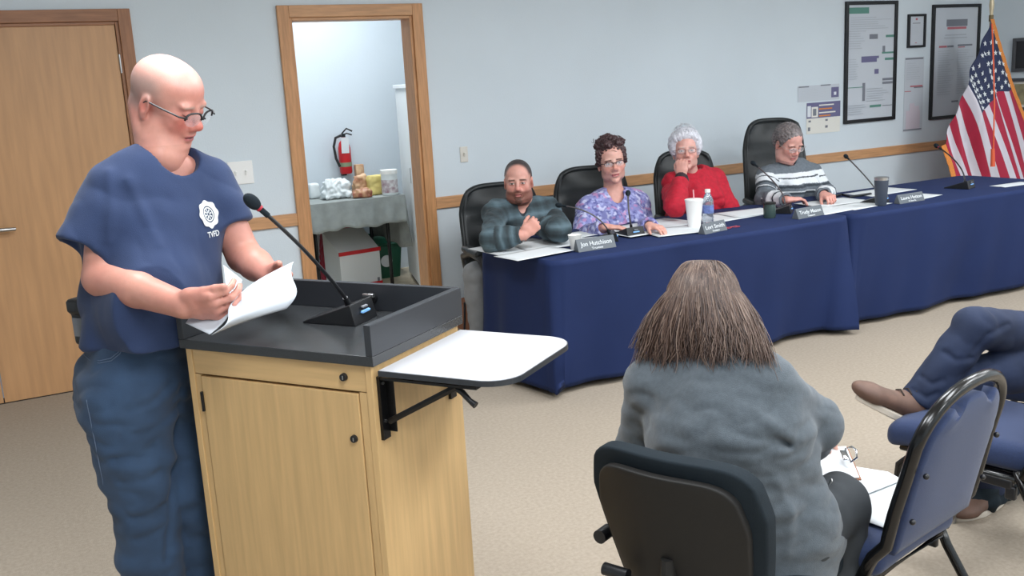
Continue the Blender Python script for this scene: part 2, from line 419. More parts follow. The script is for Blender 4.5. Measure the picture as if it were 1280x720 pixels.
# ================================================================== the room
D = 5.826; CEIL = 2.72
XR = ony(1234, 150, D)[0]; XL = -2.6; YB = -2.6; WT = .13
DX0, DX1 = -.985, .715           # double door leaves
OX0, OX1 = 1.655, 2.432          # open doorway
HT = ony(430, 21, D)[2]          # head height
def st(o, kind='structure'): o['kind'] = kind; return o
b = MB()
b.box(((XL+XR)/2, (YB+D)/2, -.05), (XR-XL+.3, D-YB, .1)); st(b.build('floor', 'carpet'))
b = MB()
def wb(x0, x1, z0, z1): b.box(((x0+x1)/2, D+WT/2, (z0+z1)/2), (x1-x0, WT, z1-z0))
wb(XL-.1, DX0-.01, 0, CEIL); wb(DX1+.01, OX0, 0, CEIL); wb(OX1, XR+.1, 0, CEIL); wb(DX0-.01, DX1+.01, HT, CEIL); wb(OX0, OX1, HT, CEIL)
st(b.build('wall_back', 'wall'))
for nm, c, s in (('wall_right', (XR+.05, (YB+D)/2, CEIL/2), (.1, D-YB, CEIL)), ('wall_left', (XL-.05, (YB+D)/2, CEIL/2), (.1, D-YB, CEIL)), ('wall_front', ((XL+XR)/2, YB-.05, CEIL/2), (XR-XL+.2, .1, CEIL))):
    b = MB(); b.box(c, s); st(b.build(nm, 'wall'))
b = MB(); b.box(((XL+XR)/2, (YB+D+WT)/2, CEIL+.04), (XR-XL+.2, D+WT-YB+.2, .08)); st(b.build('ceiling', 'ceil'))
# side room
SX0, SX1, SY = .9, 4.4, 8.02
b = MB(); b.box(((SX0+SX1)/2, (D+SY)/2+.05, -.05), (SX1-SX0, SY-D-.01+.1, .1)); st(b.build('floor_side_room', 'vinyl'))
for nm, c, s in (('wall_side_room_back', ((SX0+SX1)/2, SY+.05, CEIL/2), (SX1-SX0+.2, .1, CEIL)), ('wall_side_room_left', (SX0-.05, (D+WT+SY)/2, CEIL/2), (.1, SY-D-WT, CEIL)), ('wall_side_room_right', (SX1+.05, (D+WT+SY)/2, CEIL/2), (.1, SY-D-WT, CEIL)), ('ceiling_side_room', ((SX0+SX1)/2, (D+SY)/2+.1, CEIL+.04), (SX1-SX0+.2, SY-D-.05, .08))):
    b = MB(); b.box(c, s); st(b.build(nm, 'ceil' if 'ceil' in nm else 'wall'))
# doorway casing + jamb
def casing(name, x0, x1, top, w, m, mh):
    b = MB()
    b.box((x0-w/2, D-.012, top/2+w/2), (w, .024, top+w), m=m); b.box((x1+w/2, D-.012, top/2+w/2), (w, .024, top+w), m=m)
    b.box(((x0+x1)/2, D-.012, top+w/2), (x1-x0, .0235, w), m=mh)
    b.box((x0+.009, D+WT/2, top/2), (.018, WT+.02, top), m=m); b.box((x1-.009, D+WT/2, top/2), (.018, WT+.02, top), m=m)
    b.box(((x0+x1)/2, D+WT/2, top-.009), (x1-x0-.036, WT+.02, .018), m=mh)
    return b
M['oakdx'] = mat('oak_door_head', (158, 108, 74), .45, var=.25, vscale=6, stretch=(1.2, 12, 12))
st(casing('', OX0, OX1, HT, .07, 'oak', 'oakx').build('trim_1', bevel=.003))
st(casing('', DX0, DX1, HT, .065, 'oakdark', 'oakdx').build('trim_2', bevel=.003))
# double door leaves, one with lever
def leaf(name, x0, x1):
    b = MB(); b.box(((x0+x1)/2, D+.022, HT/2-.006), (x1-x0-.006, .044, HT-.022)); return st(b.build(name, 'door', bevel=.002))
d1 = leaf('door_1', DX0+.018, -.127); d2 = leaf('door_2', -.127, DX1-.018)
hp = ony(6, 286, D)
h = MB(); h.cyl((-.055, D, hp[2]), (-.055, D-.012, hp[2]), .03, n=24); h.cyl((-.055, D-.01, hp[2]), (-.055, D-.05, hp[2]), .011)
h.tube([(-.055, D-.05, hp[2]), (-.02, D-.056, hp[2]+.001), (.03, D-.056, hp[2]), (.062, D-.05, hp[2]-.001)], [.012, .0115, .011, .010], n=12)
o = h.build('door_handle', 'steel', d2, smooth=True); o['label'] = 'brushed metal lever handle'
for z in (.25, 1.0, 1.78):
    h = MB(); h.cyl((DX1-.016, D-.006, z-.05), (DX1-.016, D-.006, z+.05), .006); h.build('hinge', 'steel', d2, smooth=True)
b = MB(); b.box(((DX0+DX1)/2, D+.05, .003), (DX1-DX0, .1, .006)); st(b.build('trim_3', 'gap'))
# chair rail
RZ0, RZ1 = .785, .86
for i, (x0, x1) in enumerate(((DX1+.065, OX0-.07), (OX1+.07, XR))):
    b = MB(); b.box(((x0+x1)/2, D-.011, (RZ0+RZ1)/2), (x1-x0, .022, RZ1-RZ0)); st(b.build('trim_%d' % (4+i), 'oakx', bevel=.004))
b = MB(); b.box((XR-.011, (YB+D-.022)/2, (RZ0+RZ1)/2), (.022, D-.022-YB, RZ1-RZ0)); st(b.build('trim_6', 'oakx', bevel=.004))
# ceiling fixtures
def panel(x, y, w, l, power, label):
    e = empty('ceiling_light', label, 'ceiling light', (x, y, CEIL-.03), 0, 'ceiling lights')
    b = MB()
    for sx in (-1, 1): b.box((sx*(w/2-.015), 0, 0), (.03, l, .05)); b.box((0, sx*(l/2-.015), 0), (w-.06, .03, .05))
    b.build('frame', 'white', e)
    ld = bpy.data.lights.new('panel_lamp', 'AREA'); ld.shape = 'RECTANGLE'; ld.size = w-.06; ld.size_y = l-.06; ld.energy = power; ld.color = (.93, .97, 1.)
    lo = bpy.data.objects.new('panel_lamp', ld); COL.objects.link(lo); lo.parent = e; lo.location = (0, 0, -.026)
    b = MB(); b.box((0, 0, .01), (w-.06, l-.06, .01)); b.build('diffuser', M['lamp'], e)
M['lamp'] = mat('lit_diffuser', (240, 245, 250), .6, emit=(235, 243, 255), estr=2.5)
SCN_P = 1.0
for x in (.45, 2.5, 4.55, 6.6):
    for y in (-1.3, .75, 2.75): panel(x, y, .6, 1.2, 36*SCN_P, 'recessed white fluorescent ceiling panel of the meeting room')
e = panel(2.4, 6.95, .6, 1.2, 30, 'white fluorescent ceiling panel in the side room behind the doorway')

# ================================================================== lectern
Q = (.6437*1.052, 1.8883*1.052+0.0, -.957, .5509*1.052, .3843*1.052, .064)
LZ = CAM_H-(CAM_H-1.0)*1.052
TH = Q[2]; LW, LD, LIP = Q[3], Q[4], Q[5]
E1 = V(math.cos(TH), math.sin(TH), 0); E2 = V(-math.sin(TH), math.cos(TH), 0)
FRc = V(Q[0], Q[1], 0)
lc = FRc-E1*LW/2+E2*LD/2
lect = empty('lectern', 'light maple wood lectern with a black raised-lip top tray and locking door', 'lectern', (lc[0], lc[1], 0), TH)
# local: x along E1 (right as seen by its user), y along E2 (away), origin at centre
hw, hd = LW/2, LD/2
T = .024
b = MB(); b.box((0, 0, LZ+T/2), (LW, LD, T)); b.build('top_panel', 'lam', lect, bevel=.002)
b = MB()
for sx in (-1, 1): b.box((sx*(hw-.009), 0, LZ+T+LIP/2+.004), (.018, LD, LIP+.008))
b.box((0, hd-.009, LZ+T+LIP/2+.004), (LW-.036, .018, LIP+.008))
o = b.build('top_rim', 'lamedge', lect, bevel=.0015)
bw, bd = hw-.012, hd-.008
for sx in (-1, 1):
    b = MB(); b.box((sx*(bw-.009), 0, (LZ+.06)/2), (.018, 2*bd, LZ-.06)); b.build('side_panel', 'maple', lect, bevel=.0015)
b = MB(); b.box((0, bd-.009, (LZ+.06)/2), (2*bw-.036, .018, LZ-.06)); b.build('back_panel', 'maple', lect)
b = MB(); b.box((0, -bd+.012, LZ-.032), (2*bw-.037, .018, .064)); b.build('top_rail', 'maplex', lect, bevel=.001)
b = MB()
b.box((-bw+.018+.009, -bd+.0125, (LZ-.066+.08)/2), (.018, .018, LZ-.066-.08)); b.build('stile', 'maple', lect); b = MB(); b.box((bw-.018-.011, -bd+.0125, (LZ-.066+.08)/2), (.022, .018, LZ-.066-.08))
b.build('stile', 'maple', lect)
b = MB(); b.box((0, 0, .10), (2*bw-.037, 2*bd-.03, .018)); b.build('bottom_panel', 'maple', lect)
dx0, dx1 = -bw+.018+.018+.003, bw-.018-.022-.003
b = MB(); b.box(((dx0+dx1)/2, -bd+.010, (LZ-.070+.085)/2), (dx1-dx0, .019, LZ-.070-.085)); dr = b.build('door', 'maple', lect, bevel=.0015)
b = MB(); b.box((0, -bd+.026, (LZ-.01+.1)/2), (2*bw-.04, .006, LZ-.12)); b.build('dark_reveal', 'gap', lect)
def lock(x, z, par):
    b = MB(); b.cyl((x, -bd+.002, z), (x, -bd-.006, z), .0095, .0085, n=20, m='black'); b.box((x+.001, -bd-.0066, z), (.0025, .001, .009), m='steel'); return b.build('lock', None, par, smooth=True)
lock(dx1-.034, LZ-.032, lect); lock(dx1-.02, LZ-.178, dr)
for z in (LZ-.135, .25):
    b = MB(); b.cyl((dx0-.001, -bd-.002, z-.025), (dx0-.001, -bd-.002, z+.025), .004); b.build('hinge', 'blackm', dr, smooth=True)
for sx in (-1, 1):
    for sy in (-1, 1):
        x, y = sx*(bw-.05), sy*(bd-.05); b = MB(); b.cyl((x, y-.012, .028), (x, y+.012, .028), .028, n=20); b.box((x, y, .052), (.03, .034, .02)); b.build('caster', 'black', lect, smooth=True)
# cable grommet / connector at the back of the tray
b = MB(); c = onz(461, 381, LZ+T+.02); iv = parent_inv(lect); cl = iv @ Vector(c)
b.cyl((cl.x, hd-.02, LZ+T+.035), (cl.x, hd-.032, LZ+T+.035), .016, n=20, m='black'); b.box((cl.x, hd-.036, LZ+T+.045), (.034, .012, .01), m='steel', b=.002)
b.tube([(cl.x, hd-.03, LZ+T+.03), (cl.x-.01, hd-.05, LZ+T+.012), (cl.x-.05, hd-.055, LZ+T+.006)], .004, m='black')
b.build('cable_port', None, lect, smooth=True)
# fold-down side shelf with brackets
sz = LZ-.012
def L2(x, y, z=sz): p = iv @ Vector(onz(x, y, z)); return (p.x, p.y)
near = L2(482, 456); far = L2(572, 417); fr = L2(706, 432); nr = L2(636, 470)
xe = max(fr[0], nr[0]); y0, y1 = -bd+.005, bd-.01
print('shelf', near, far, fr, nr, 'hw', hw, 'hd', hd)
x0 = hw+.002; x1 = x0+.325; rc = .075
pts = [(x0, y0, 0), (x1-rc, y0, 0)]+[(x1-rc+rc*math.sin(t), y0+rc-rc*math.cos(t), 0) for t in np.linspace(0, PI/2, 10)][1:]+[(x1-rc+rc*math.cos(t), y1-rc+rc*math.sin(t), 0) for t in np.linspace(0, PI/2, 10)]+[(x0, y1, 0)]
b = MB(); b.prism([(p[0], p[1], sz) for p in pts], (0, 0, -.012), (0, 0, 0)); sh = b.build('side_shelf', 'lamedge', lect)
b = MB(); b.prism([((p[0]-x0)*.99+x0+.001, p[1]*.985, sz) for p in pts], (0, 0, -.001), (0, 0, .0012)); b.build('shelf_surface', 'white_lam', sh)
for i, y in enumerate((y0+.025, y1-.045)):
    b = MB(); b.box((bw+.004, y, sz-.018-.075), (.008, .028, .15), m='blackm')
    b.box((bw+.016, y+.012, sz-.018-.07), (.024, .003, .13), m='blackm')
    b.box((bw+.13, y, sz-.022), (.25, .024, .006), m='blackm')
    b.tube([(bw+.018, y, sz-.125), (bw+.2, y, sz-.026)], .008, n=6, m='blackm')
    for z in (sz-.035, sz-.125): b.cyl((bw+.008, y-.002, z), (bw+.0105, y-.002, z), .004, n=10, m='steel')
    b.build('shelf_bracket', None, sh)
b = MB(); b.tube([(bw+.19, y0+.03, sz-.03), (bw+.215, y0+.022, sz-.036), (bw+.235, y0+.018, sz-.052), (bw+.25, y0+.016, sz-.06)], [.006, .007, .006, .008], n=10); b.build('release_lever', 'black', sh, smooth=True)

# ================================================================== gooseneck microphones
def mic(base, yaw, tip, label, group=None, scale=1.0, mid=None, led=True, back=.35, red=True):
    """wedge base at base (world), neck bends to tip (world)"""
    e = empty('gooseneck_microphone', label, 'microphone', base, yaw, group); s = scale
    b = MB()  # wedge: low front (-y) , tall face at +y
    w, l, hgt = .10*s, .145*s, .048*s
    vs = [(-w/2*.8, -l/2, .004*s), (w/2*.8, -l/2, .004*s), (-w/2, l/2-.012*s, hgt), (w/2, l/2-.012*s, hgt), (-w/2*.8, -l/2, 0), (w/2*.8, -l/2, 0), (-w/2*1.02, l/2, 0), (w/2*1.02, l/2, 0)]
    b.add(vs, [(0, 1, 3, 2), (4, 6, 7, 5), (0, 4, 5, 1), (2, 3, 7, 6), (0, 2, 6, 4), (1, 5, 7, 3)]); b.build('base', 'black', e, bevel=.004*s, seg=3)
    if led:
        b = MB(); b.box((0, l/2-.001*s, hgt*.52), (.034*s, .006*s, .004*s), R=Rx(-.22), m=M['led']); b.box((0, l/2-.003*s, hgt*.74), (.022*s, .006*s, .003*s), R=Rx(-.22), m='ink'); b.build('indicator', None, e)
    inv = parent_inv(e); T2 = V(tuple(inv @ Vector(tip))); P0 = V(0, l*back-.02*s, hgt*.85)
    Mi = V(tuple(inv @ Vector(mid))) if mid is not None else P0+V(0, 0, 1)*np.linalg.norm(T2-P0)*.45
    P = [P0*(1-t)**2+2*t*(1-t)*Mi+T2*t*t for t in np.linspace(0, 1, 18)]
    b = MB(); b.tube(P, .0042*s, n=10); b.build('neck', M['neckm'] if not red else 'black', e, smooth=True)
    b = MB(); b.cyl(P0-V(0, 0, .01), P0+nrm(P[1]-P0)*.03, .009*s, .006*s, n=14); b.build('neck_socket', 'black', e, smooth=True)
    d = nrm(P[-1]-P[-3])
    if red: b = MB(); b.cyl(T2-d*.006, T2+d*.002, .0075*s, n=14); b.build('ring_light', M['redring'], e, smooth=True)
    b = MB(); b.cyl(T2-d*.03, T2, .006*s, n=12); x, y, z = basis(d); R = np.array([x, y, z]).T
    b.ball(T2+d*.017*s, (.0135*s, .0135*s, .021*s), 12, R=R); b.build('windscreen', 'chairfab', e, smooth=True)
    return e
M['led'] = mat('blue_indicator', (120, 170, 220), .4, emit=(110, 160, 220), estr=.35)
M['redring'] = mat('red_ring', (170, 30, 50), .4)
M['neckm'] = mat('grey_neck', (96, 92, 94), .3, metal=.4)
mb = onz(424, 400, LZ+T)
tipm = at(323, 259, 2.20)
ed = nrm(at(455, 385, 2.2)-at(390, 405, 2.2))
mic((mb[0], mb[1], LZ+T), TH-math.radians(84), tipm, 'black gooseneck microphone on the lectern tray with red ring under its windscreen', scale=1.12, mid=at(392, 318, 2.28))

# ================================================================== council tables
TZ = .71; TY0, TY1 = 3.985, 4.80
tx0, tx1 = 2.30, 4.29; ux0, ux1 = 4.325, 6.30
def table(x0, x1, lab, labc, seed, gx, flare0):
    yc = (TY0+TY1)/2
    e = empty('folding_table', lab, 'table', ((x0+x1)/2, yc, 0), 0); L = x1-x0-.06; Wd = TY1-TY0-.06
    b = MB(); b.box((0, 0, TZ-.02), (L, Wd, .03)); b.build('tabletop', 'white', e, bevel=.004)
    for sx in (-1, 1):
        for sy in (-1, 1):
            b = MB(); b.tube([(sx*(L/2-.25), sy*(Wd/2-.22), TZ-.035), (sx*(L/2-.2), sy*(Wd/2-.22), .0)], .014); b.build('leg', 'blackm', e, smooth=True)
    # cloth
    rnd = random.Random(seed); r = .085; P = []
    def corner(cx, cy, a0):
        return [(cx+r*math.cos(a0+t), cy+r*math.sin(a0+t)) for t in np.linspace(0, PI/2, 6)]
    segs = corner(x1-r, TY1-r, 0)+corner(x0+r, TY1-r, PI/2)+corner(x0+r, TY0+r, PI)+corner(x1-r, TY0+r, -PI/2)
    poly = [V(p) for p in segs]+[V(segs[0])]; pts = []
    for a, c in zip(poly[:-1], poly[1:]):
        n = max(1, int(np.linalg.norm(c-a)/.02)); pts += [a+(c-a)*i/n for i in range(n)]
    n = len(pts); pts = np.array(pts); tan = np.roll(pts, -1, 0)-np.roll(pts, 1, 0); tan /= np.linalg.norm(tan, axis=1)[:, None]; nr_ = np.stack([tan[:, 1], -tan[:, 0]], 1)
    s = np.cumsum(np.linalg.norm(np.roll(pts, -1, 0)-pts, axis=1))
    b = MB(); rows = 26; cen = V((x0+x1)/2, yc)
    vs = []
    rowsz = [0]+[(k/(rows-1)) for k in range(1, rows)]
    ring = []
    for k in range(rows):
        u = k/(rows-1); z = TZ-(TZ-.035)*max(0, (u-.04)/.96) if u > .04 else TZ
        for i in range(n):
            front = nr_[i][1] < -.7; left = nr_[i][0] < -.5; cornr = abs(nr_[i][0]*nr_[i][1])
            ph = s[i]
            f = (math.sin(ph*7.3+seed)+.6*math.sin(ph*13.7+seed*2)+.35*math.sin(ph*23+1.3*seed)+.7*noise.noise(Vector((ph*3, seed, u*1.5))))
            am = .019*u**.8*(1+.8*(cornr > .1)); out = am*f+.03*u*min(1, cornr*2.2)
            if front: out += -.11*u**1.1*(1 if gx else 1)
            else: out += .02*u
            if flare0 and left: out += .0
            q = pts[i]+nr_[i]*out
            if u <= .04: q = pts[i]-nr_[i]*.008*(1-u/.04)
            ring.append((q[0], q[1], z+(.006*noise.noise(Vector((ph*4, seed+9, 0))) if u > .9 else 0)))
    fs = [(k*n+i, k*n+(i+1) % n, (k+1)*n+(i+1) % n, (k+1)*n+i) for k in range(rows-1) for i in range(n)]
    b.add(ring, fs)
    m0 = len(b.v); b.v.append((cen[0], cen[1], TZ)); b.f += [(m0, (i+1) % n, i) for i in range(n)]; b.m += [0]*n
    o = b.build('tablecloth', 'navy', None, smooth='all'); tag(o, labc, 'tablecloth')
    q = o.modifiers.new('s', 'SOLIDIFY'); q.thickness = .002; q.offset = 1
table(tx0, tx1, 'folding table under the navy cloth nearest the lectern', 'navy blue floor-length tablecloth on the left table, behind the lectern', 3, True, True)
table(ux0, ux1, 'folding table under the navy cloth nearest the flag', 'navy blue floor-length tablecloth on the right table, in front of the flag', 8, True, False)
TT = TZ+.0025
def sheet(px, w, l, rot, label, group=None, dz=0, m='paper', lines=0):
    c = onz(px[0], px[1], TT+dz); e = MB()
    e.grid(lambda u, v: ((u-.5)*w, (v-.5)*l, .0012+.004*noise.noise(Vector((u*2+px[0], v*2, 1)))**2), 7, 9, m=m)
    if lines:
        rr = random.Random(int(px[0])); x = -w/2+.02
        for k in range(lines):
            yy = l/2-.03-k*(l-.05)/lines; ww = (w-.05)*rr.uniform(.5, 1); e.box((x+ww/2, yy, .0042), (ww, .0035, .0004), m='ink')
    o = e.build('paper_sheet', None, None, smooth=True); o.location = (c[0], c[1], TT+dz); o.rotation_euler = (0, 0, rot)
    q = o.modifiers.new('s', 'SOLIDIFY'); q.thickness = .0012; q.offset = 1
    return tag(o, label, 'paper', group)
sheet((648, 309), .42, .34, .1, 'large white sheet spread at the left end of the table by the man in plaid', dz=.0)
sheet((690, 304), .40, .30, -.1, 'white sheet under the crossed forearms of the man in plaid, beside the foam cup', dz=.004)
sheet((668, 317), .36, .20, .15, 'rumpled white sheet hanging at the front edge of the left table', dz=.008)
sheet((728, 300), .22, .12, -.3, 'small white sheet under the foam cup', dz=.0)
sheet((740, 291), .30, .18, .1, 'white sheet behind the first nameplate near the woman in floral', dz=.0)
sheet((822, 281), .42, .30, .15, 'white sheet right of the microphone in front of the woman in floral', dz=.0)
sheet((850, 288), .40, .26, -.15, 'white sheet in front of the cup with the straw', dz=.004)
sheet((800, 291), .26, .17, .05, 'white sheet just right of the microphone base, lowest of its pile', dz=.008)
sheet((908, 271), .40, .26, .1, 'white sheet in front of the woman in the red jacket', dz=.0)
sheet((936, 266), .34, .24, -.1, 'white sheet between the water bottle and the dark jar', dz=.004)
sheet((1040, 262), .40, .22, .12, 'white sheet behind the nameplate of the woman in the striped sweater', dz=.0)
sheet((1040, 253), .40, .24, -.06, 'white sheet under the hands of the woman in the striped sweater', dz=.004)
sheet((1075, 257), .36, .20, .1, 'white sheet left of the tumbler on the right table', dz=.0)
sheet((1100, 240), .44, .24, .05, 'white sheet behind the dark tumbler', dz=.0)
sheet((1152, 246), .26, .14, .2, 'white sheet beside the rightmost nameplate', dz=.0)
sheet((1266, 231), .30, .12, -.05, 'white sheet at the right edge, beyond the last microphone', dz=.0)
b = MB(); c = onz(1025, 249, TT); 
b.tube([onz(1025, 248.5, TT+.012), onz(1052, 243, TT+.012), onz(1062, 246, TT+.014), onz(1088, 242, TT+.010)], .012, n=8, flat=.6); o = tag(b.build('dark_folder', 'black', None, smooth=True), 'flat black folder edge behind the papers on the right table', 'folder')
# nameplates
M['npl'] = mat('grey_nameplate', (92, 98, 104), .5)
def nameplate(pl, pr, hgt, name, sub, label):
    a, c = onz(*pl, TT), onz(*pr, TT); w = np.linalg.norm(c-a); mid = (a+c)/2; ang = math.atan2(c[1]-a[1], c[0]-a[0])
    e = empty('nameplate', label, 'nameplate', (mid[0], mid[1], TT), ang, 'nameplates on the council tables')
    h_ = hgt; b = MB(); d = h_*.45
    R = Rx(-.35)
    b.prism([(-w/2, -d, 0), (-w/2, d, 0), (-w/2, .004, h_), (-w/2, -.002, h_)], (0, 0, 0), (w, 0, 0)); b.build('stand', 'npl', e, bevel=.002)
    n = nrm(V(0, -h_, d-.002)); up = nrm(V(0, d-.002, h_)); o = V(0, -d, 0)+up*h_*.60+n*.0015
    pw = tuple((Matrix.Translation(e.location) @ e.rotation_euler.to_matrix().to_4x4()) @ Vector(o)); rz3 = Rz(ang)
    text_mesh(name, h_*.52, 'lettering', 'paper', e, pw, rz3@V(1, 0, 0), rz3@up, width=w*.82)
    o = V(0, -d, 0)+up*h_*.20+n*.0015; pw = tuple((Matrix.Translation(e.location) @ e.rotation_euler.to_matrix().to_4x4()) @ Vector(o))
    text_mesh(sub, h_*.26, 'lettering', 'paper', e, pw, rz3@V(1, 0, 0), rz3@up, width=w*.3)
nameplate((720, 315), (767, 308), .062, 'Jon Hutchison', 'Trustee', 'grey nameplate with white lettering beside the foam cup')
nameplate((877, 293), (905, 287), .056, 'Lori Smith', 'President', 'small grey nameplate with white lettering in front of the water bottle')
nameplate((994, 274), (1026, 268), .058, 'Trudy Mason', 'Treasurer', 'grey nameplate with white lettering between the dark jar and the tumbler')
nameplate((1121, 255), (1152, 250), .054, 'Laura Hutton', 'Clerk', 'grey nameplate with white lettering right of the dark tumbler')
# table microphones (base point px, neck tip px)
def tmic(pb, yaw, tip, Yt, midp, Ym, label, s=1.0, red=False):
    c = onz(pb[0], pb[1], TT); mic((c[0], c[1], TT), yaw, ony(tip[0], tip[1], Yt), label, 'gooseneck microphones on the council tables', s, mid=ony(midp[0], midp[1], Ym), red=red)
tmic((755, 301), PI+1.1, (702, 257), 4.45, (748, 262), 4.25, 'low black gooseneck microphone behind the nameplate beside the foam cup', 1.0)
tmic((785, 294), PI-.0, (785, 243), 4.40, (785, 262), 4.22, 'upright black gooseneck microphone in front of the woman in floral', 1.12)
tmic((974, 266), PI+.7, (944, 206), 4.75, (984, 238), 4.5, 'black gooseneck microphone beside the dark jar, in front of the striped sweater', 1.05)
tmic((1093, 253), PI+.5, (1059, 197), 4.80, (1085, 222), 4.55, 'black gooseneck microphone behind the dark tumbler', 1.08)
tmic((1199, 235), PI+.3, (1173, 184), 4.9, (1205, 205), 4.7, 'black gooseneck microphone standing alone in front of the flag', 1.15, True)
# cups, bottle, jar, tumbler
def at_table(px, py): c = onz(px, py, TT); return (c[0], c[1], TT)
e = empty('foam_cup', 'small white foam cup beside the first nameplate', 'cup', at_table(719, 311))
b = MB(); b.lathe([(.0, .0), (.022, 0), (.034, .07), (.036, .073), (.0345, .0735), (.031, .068), (.021, .006), (0, .006)], n=28); b.build('cup_body', 'foam', e, smooth=True)
e = empty('paper_cup', 'tall white drinking cup with a straw beside the water bottle', 'cup', at_table(868, 285))
M['pcup'] = mat('white_paper_cup', (236, 236, 234), .45, alpha=1)
b = MB(); b.lathe([(0, 0), (.033, 0), (.049, .15), (.051, .156), (.049, .157)], n=28); b.build('cup_body', 'pcup', e, smooth=True)
b = MB(); b.lathe([(.051, .154), (.0515, .162), (.045, .164), (0, .165)], n=28); b.build('lid', 'pcup', e, smooth=True)
b = MB(); b.tube([(0, 0, .16), (-.004, 0, .215)], .0035, m=M['redring']); b.build('straw', mat('pink_straw', (230, 170, 176), .5), e, smooth=True)
e = empty('water_bottle', 'clear plastic water bottle with a blue label beside the tall white cup', 'bottle', at_table(885, 279))
M['pet'] = mat('clear_plastic', (226, 236, 244), .08, trans=.85)
prof = [(0, 0), (.03, 0), (.033, .006)]+[(.033-.0015*(i % 2), .012+.012*i) for i in range(8)]+[(.033, .115), (.031, .135), (.018, .165), (.0135, .172), (.0135, .182), (0, .182)]
b = MB(); b.lathe(prof); b.build('bottle_body', 'pet', e, smooth=True)
b = MB(); b.lathe([(.0338, .06), (.0338, .105)]); b.build('wrapper', mat('bottle_label', (110, 130, 190), .5, var=.5, vscale=40), e, smooth=True)
b = MB(); b.lathe([(0, .178), (.0155, .178), (.0155, .196), (0, .196)]); b.build('cap', 'foam', e, smooth=True)
e = empty('glass_jar', 'dark grey-green glass jar left of the middle microphone', 'jar', at_table(962, 272))
M['jar'] = mat('smoky_glass', (70, 88, 84), .15, trans=.3)
b = MB(); b.lathe([(0, 0), (.033, 0), (.036, .01), (.036, .065), (.034, .075), (.034, .082), (0, .082)]); b.build('jar_body', 'jar', e, smooth=True)
b = MB(); b.lathe([(0, .08), (.036, .08), (.036, .09), (0, .091)]); b.build('lid', 'chairshell', e, smooth=True)
e = empty('tumbler', 'dark charcoal travel tumbler with a silver rim on the right table', 'tumbler', at_table(1101, 257))
b = MB(); b.lathe([(0, 0), (.03, 0), (.033, .01), (.042, .16), (0, .16)]); b.build('tumbler_body', mat('charcoal_powder_coat', (58, 66, 80), .5), e, smooth=True)
b = MB(); b.lathe([(.042, .155), (.043, .172), (.04, .174), (0, .172)]); b.build('rim', 'steel', e, smooth=True)
# eyeglasses lying near nameplate 2
e = MB(); c = onz(915, 284, TT+.006)
for dx in (-.03, .03): e.tube([V(c)+V(dx+.022*math.cos(t), .016*math.sin(t), 0) for t in np.linspace(0, 2*PI, 16)[:-1]], .0016, n=6, closed=True)
e.tube([V(c)+V(-.008, 0, 0), V(c)+V(.008, 0, 0)], .0015, n=6); e.tube([V(c)+V(-.052, 0, 0), V(c)+V(.05, .02, .0)], .0018, n=6)
tag(e.build('reading_glasses', M['redring'], None, smooth=True), 'folded reading glasses lying beside the small nameplate near the water bottle', 'glasses')

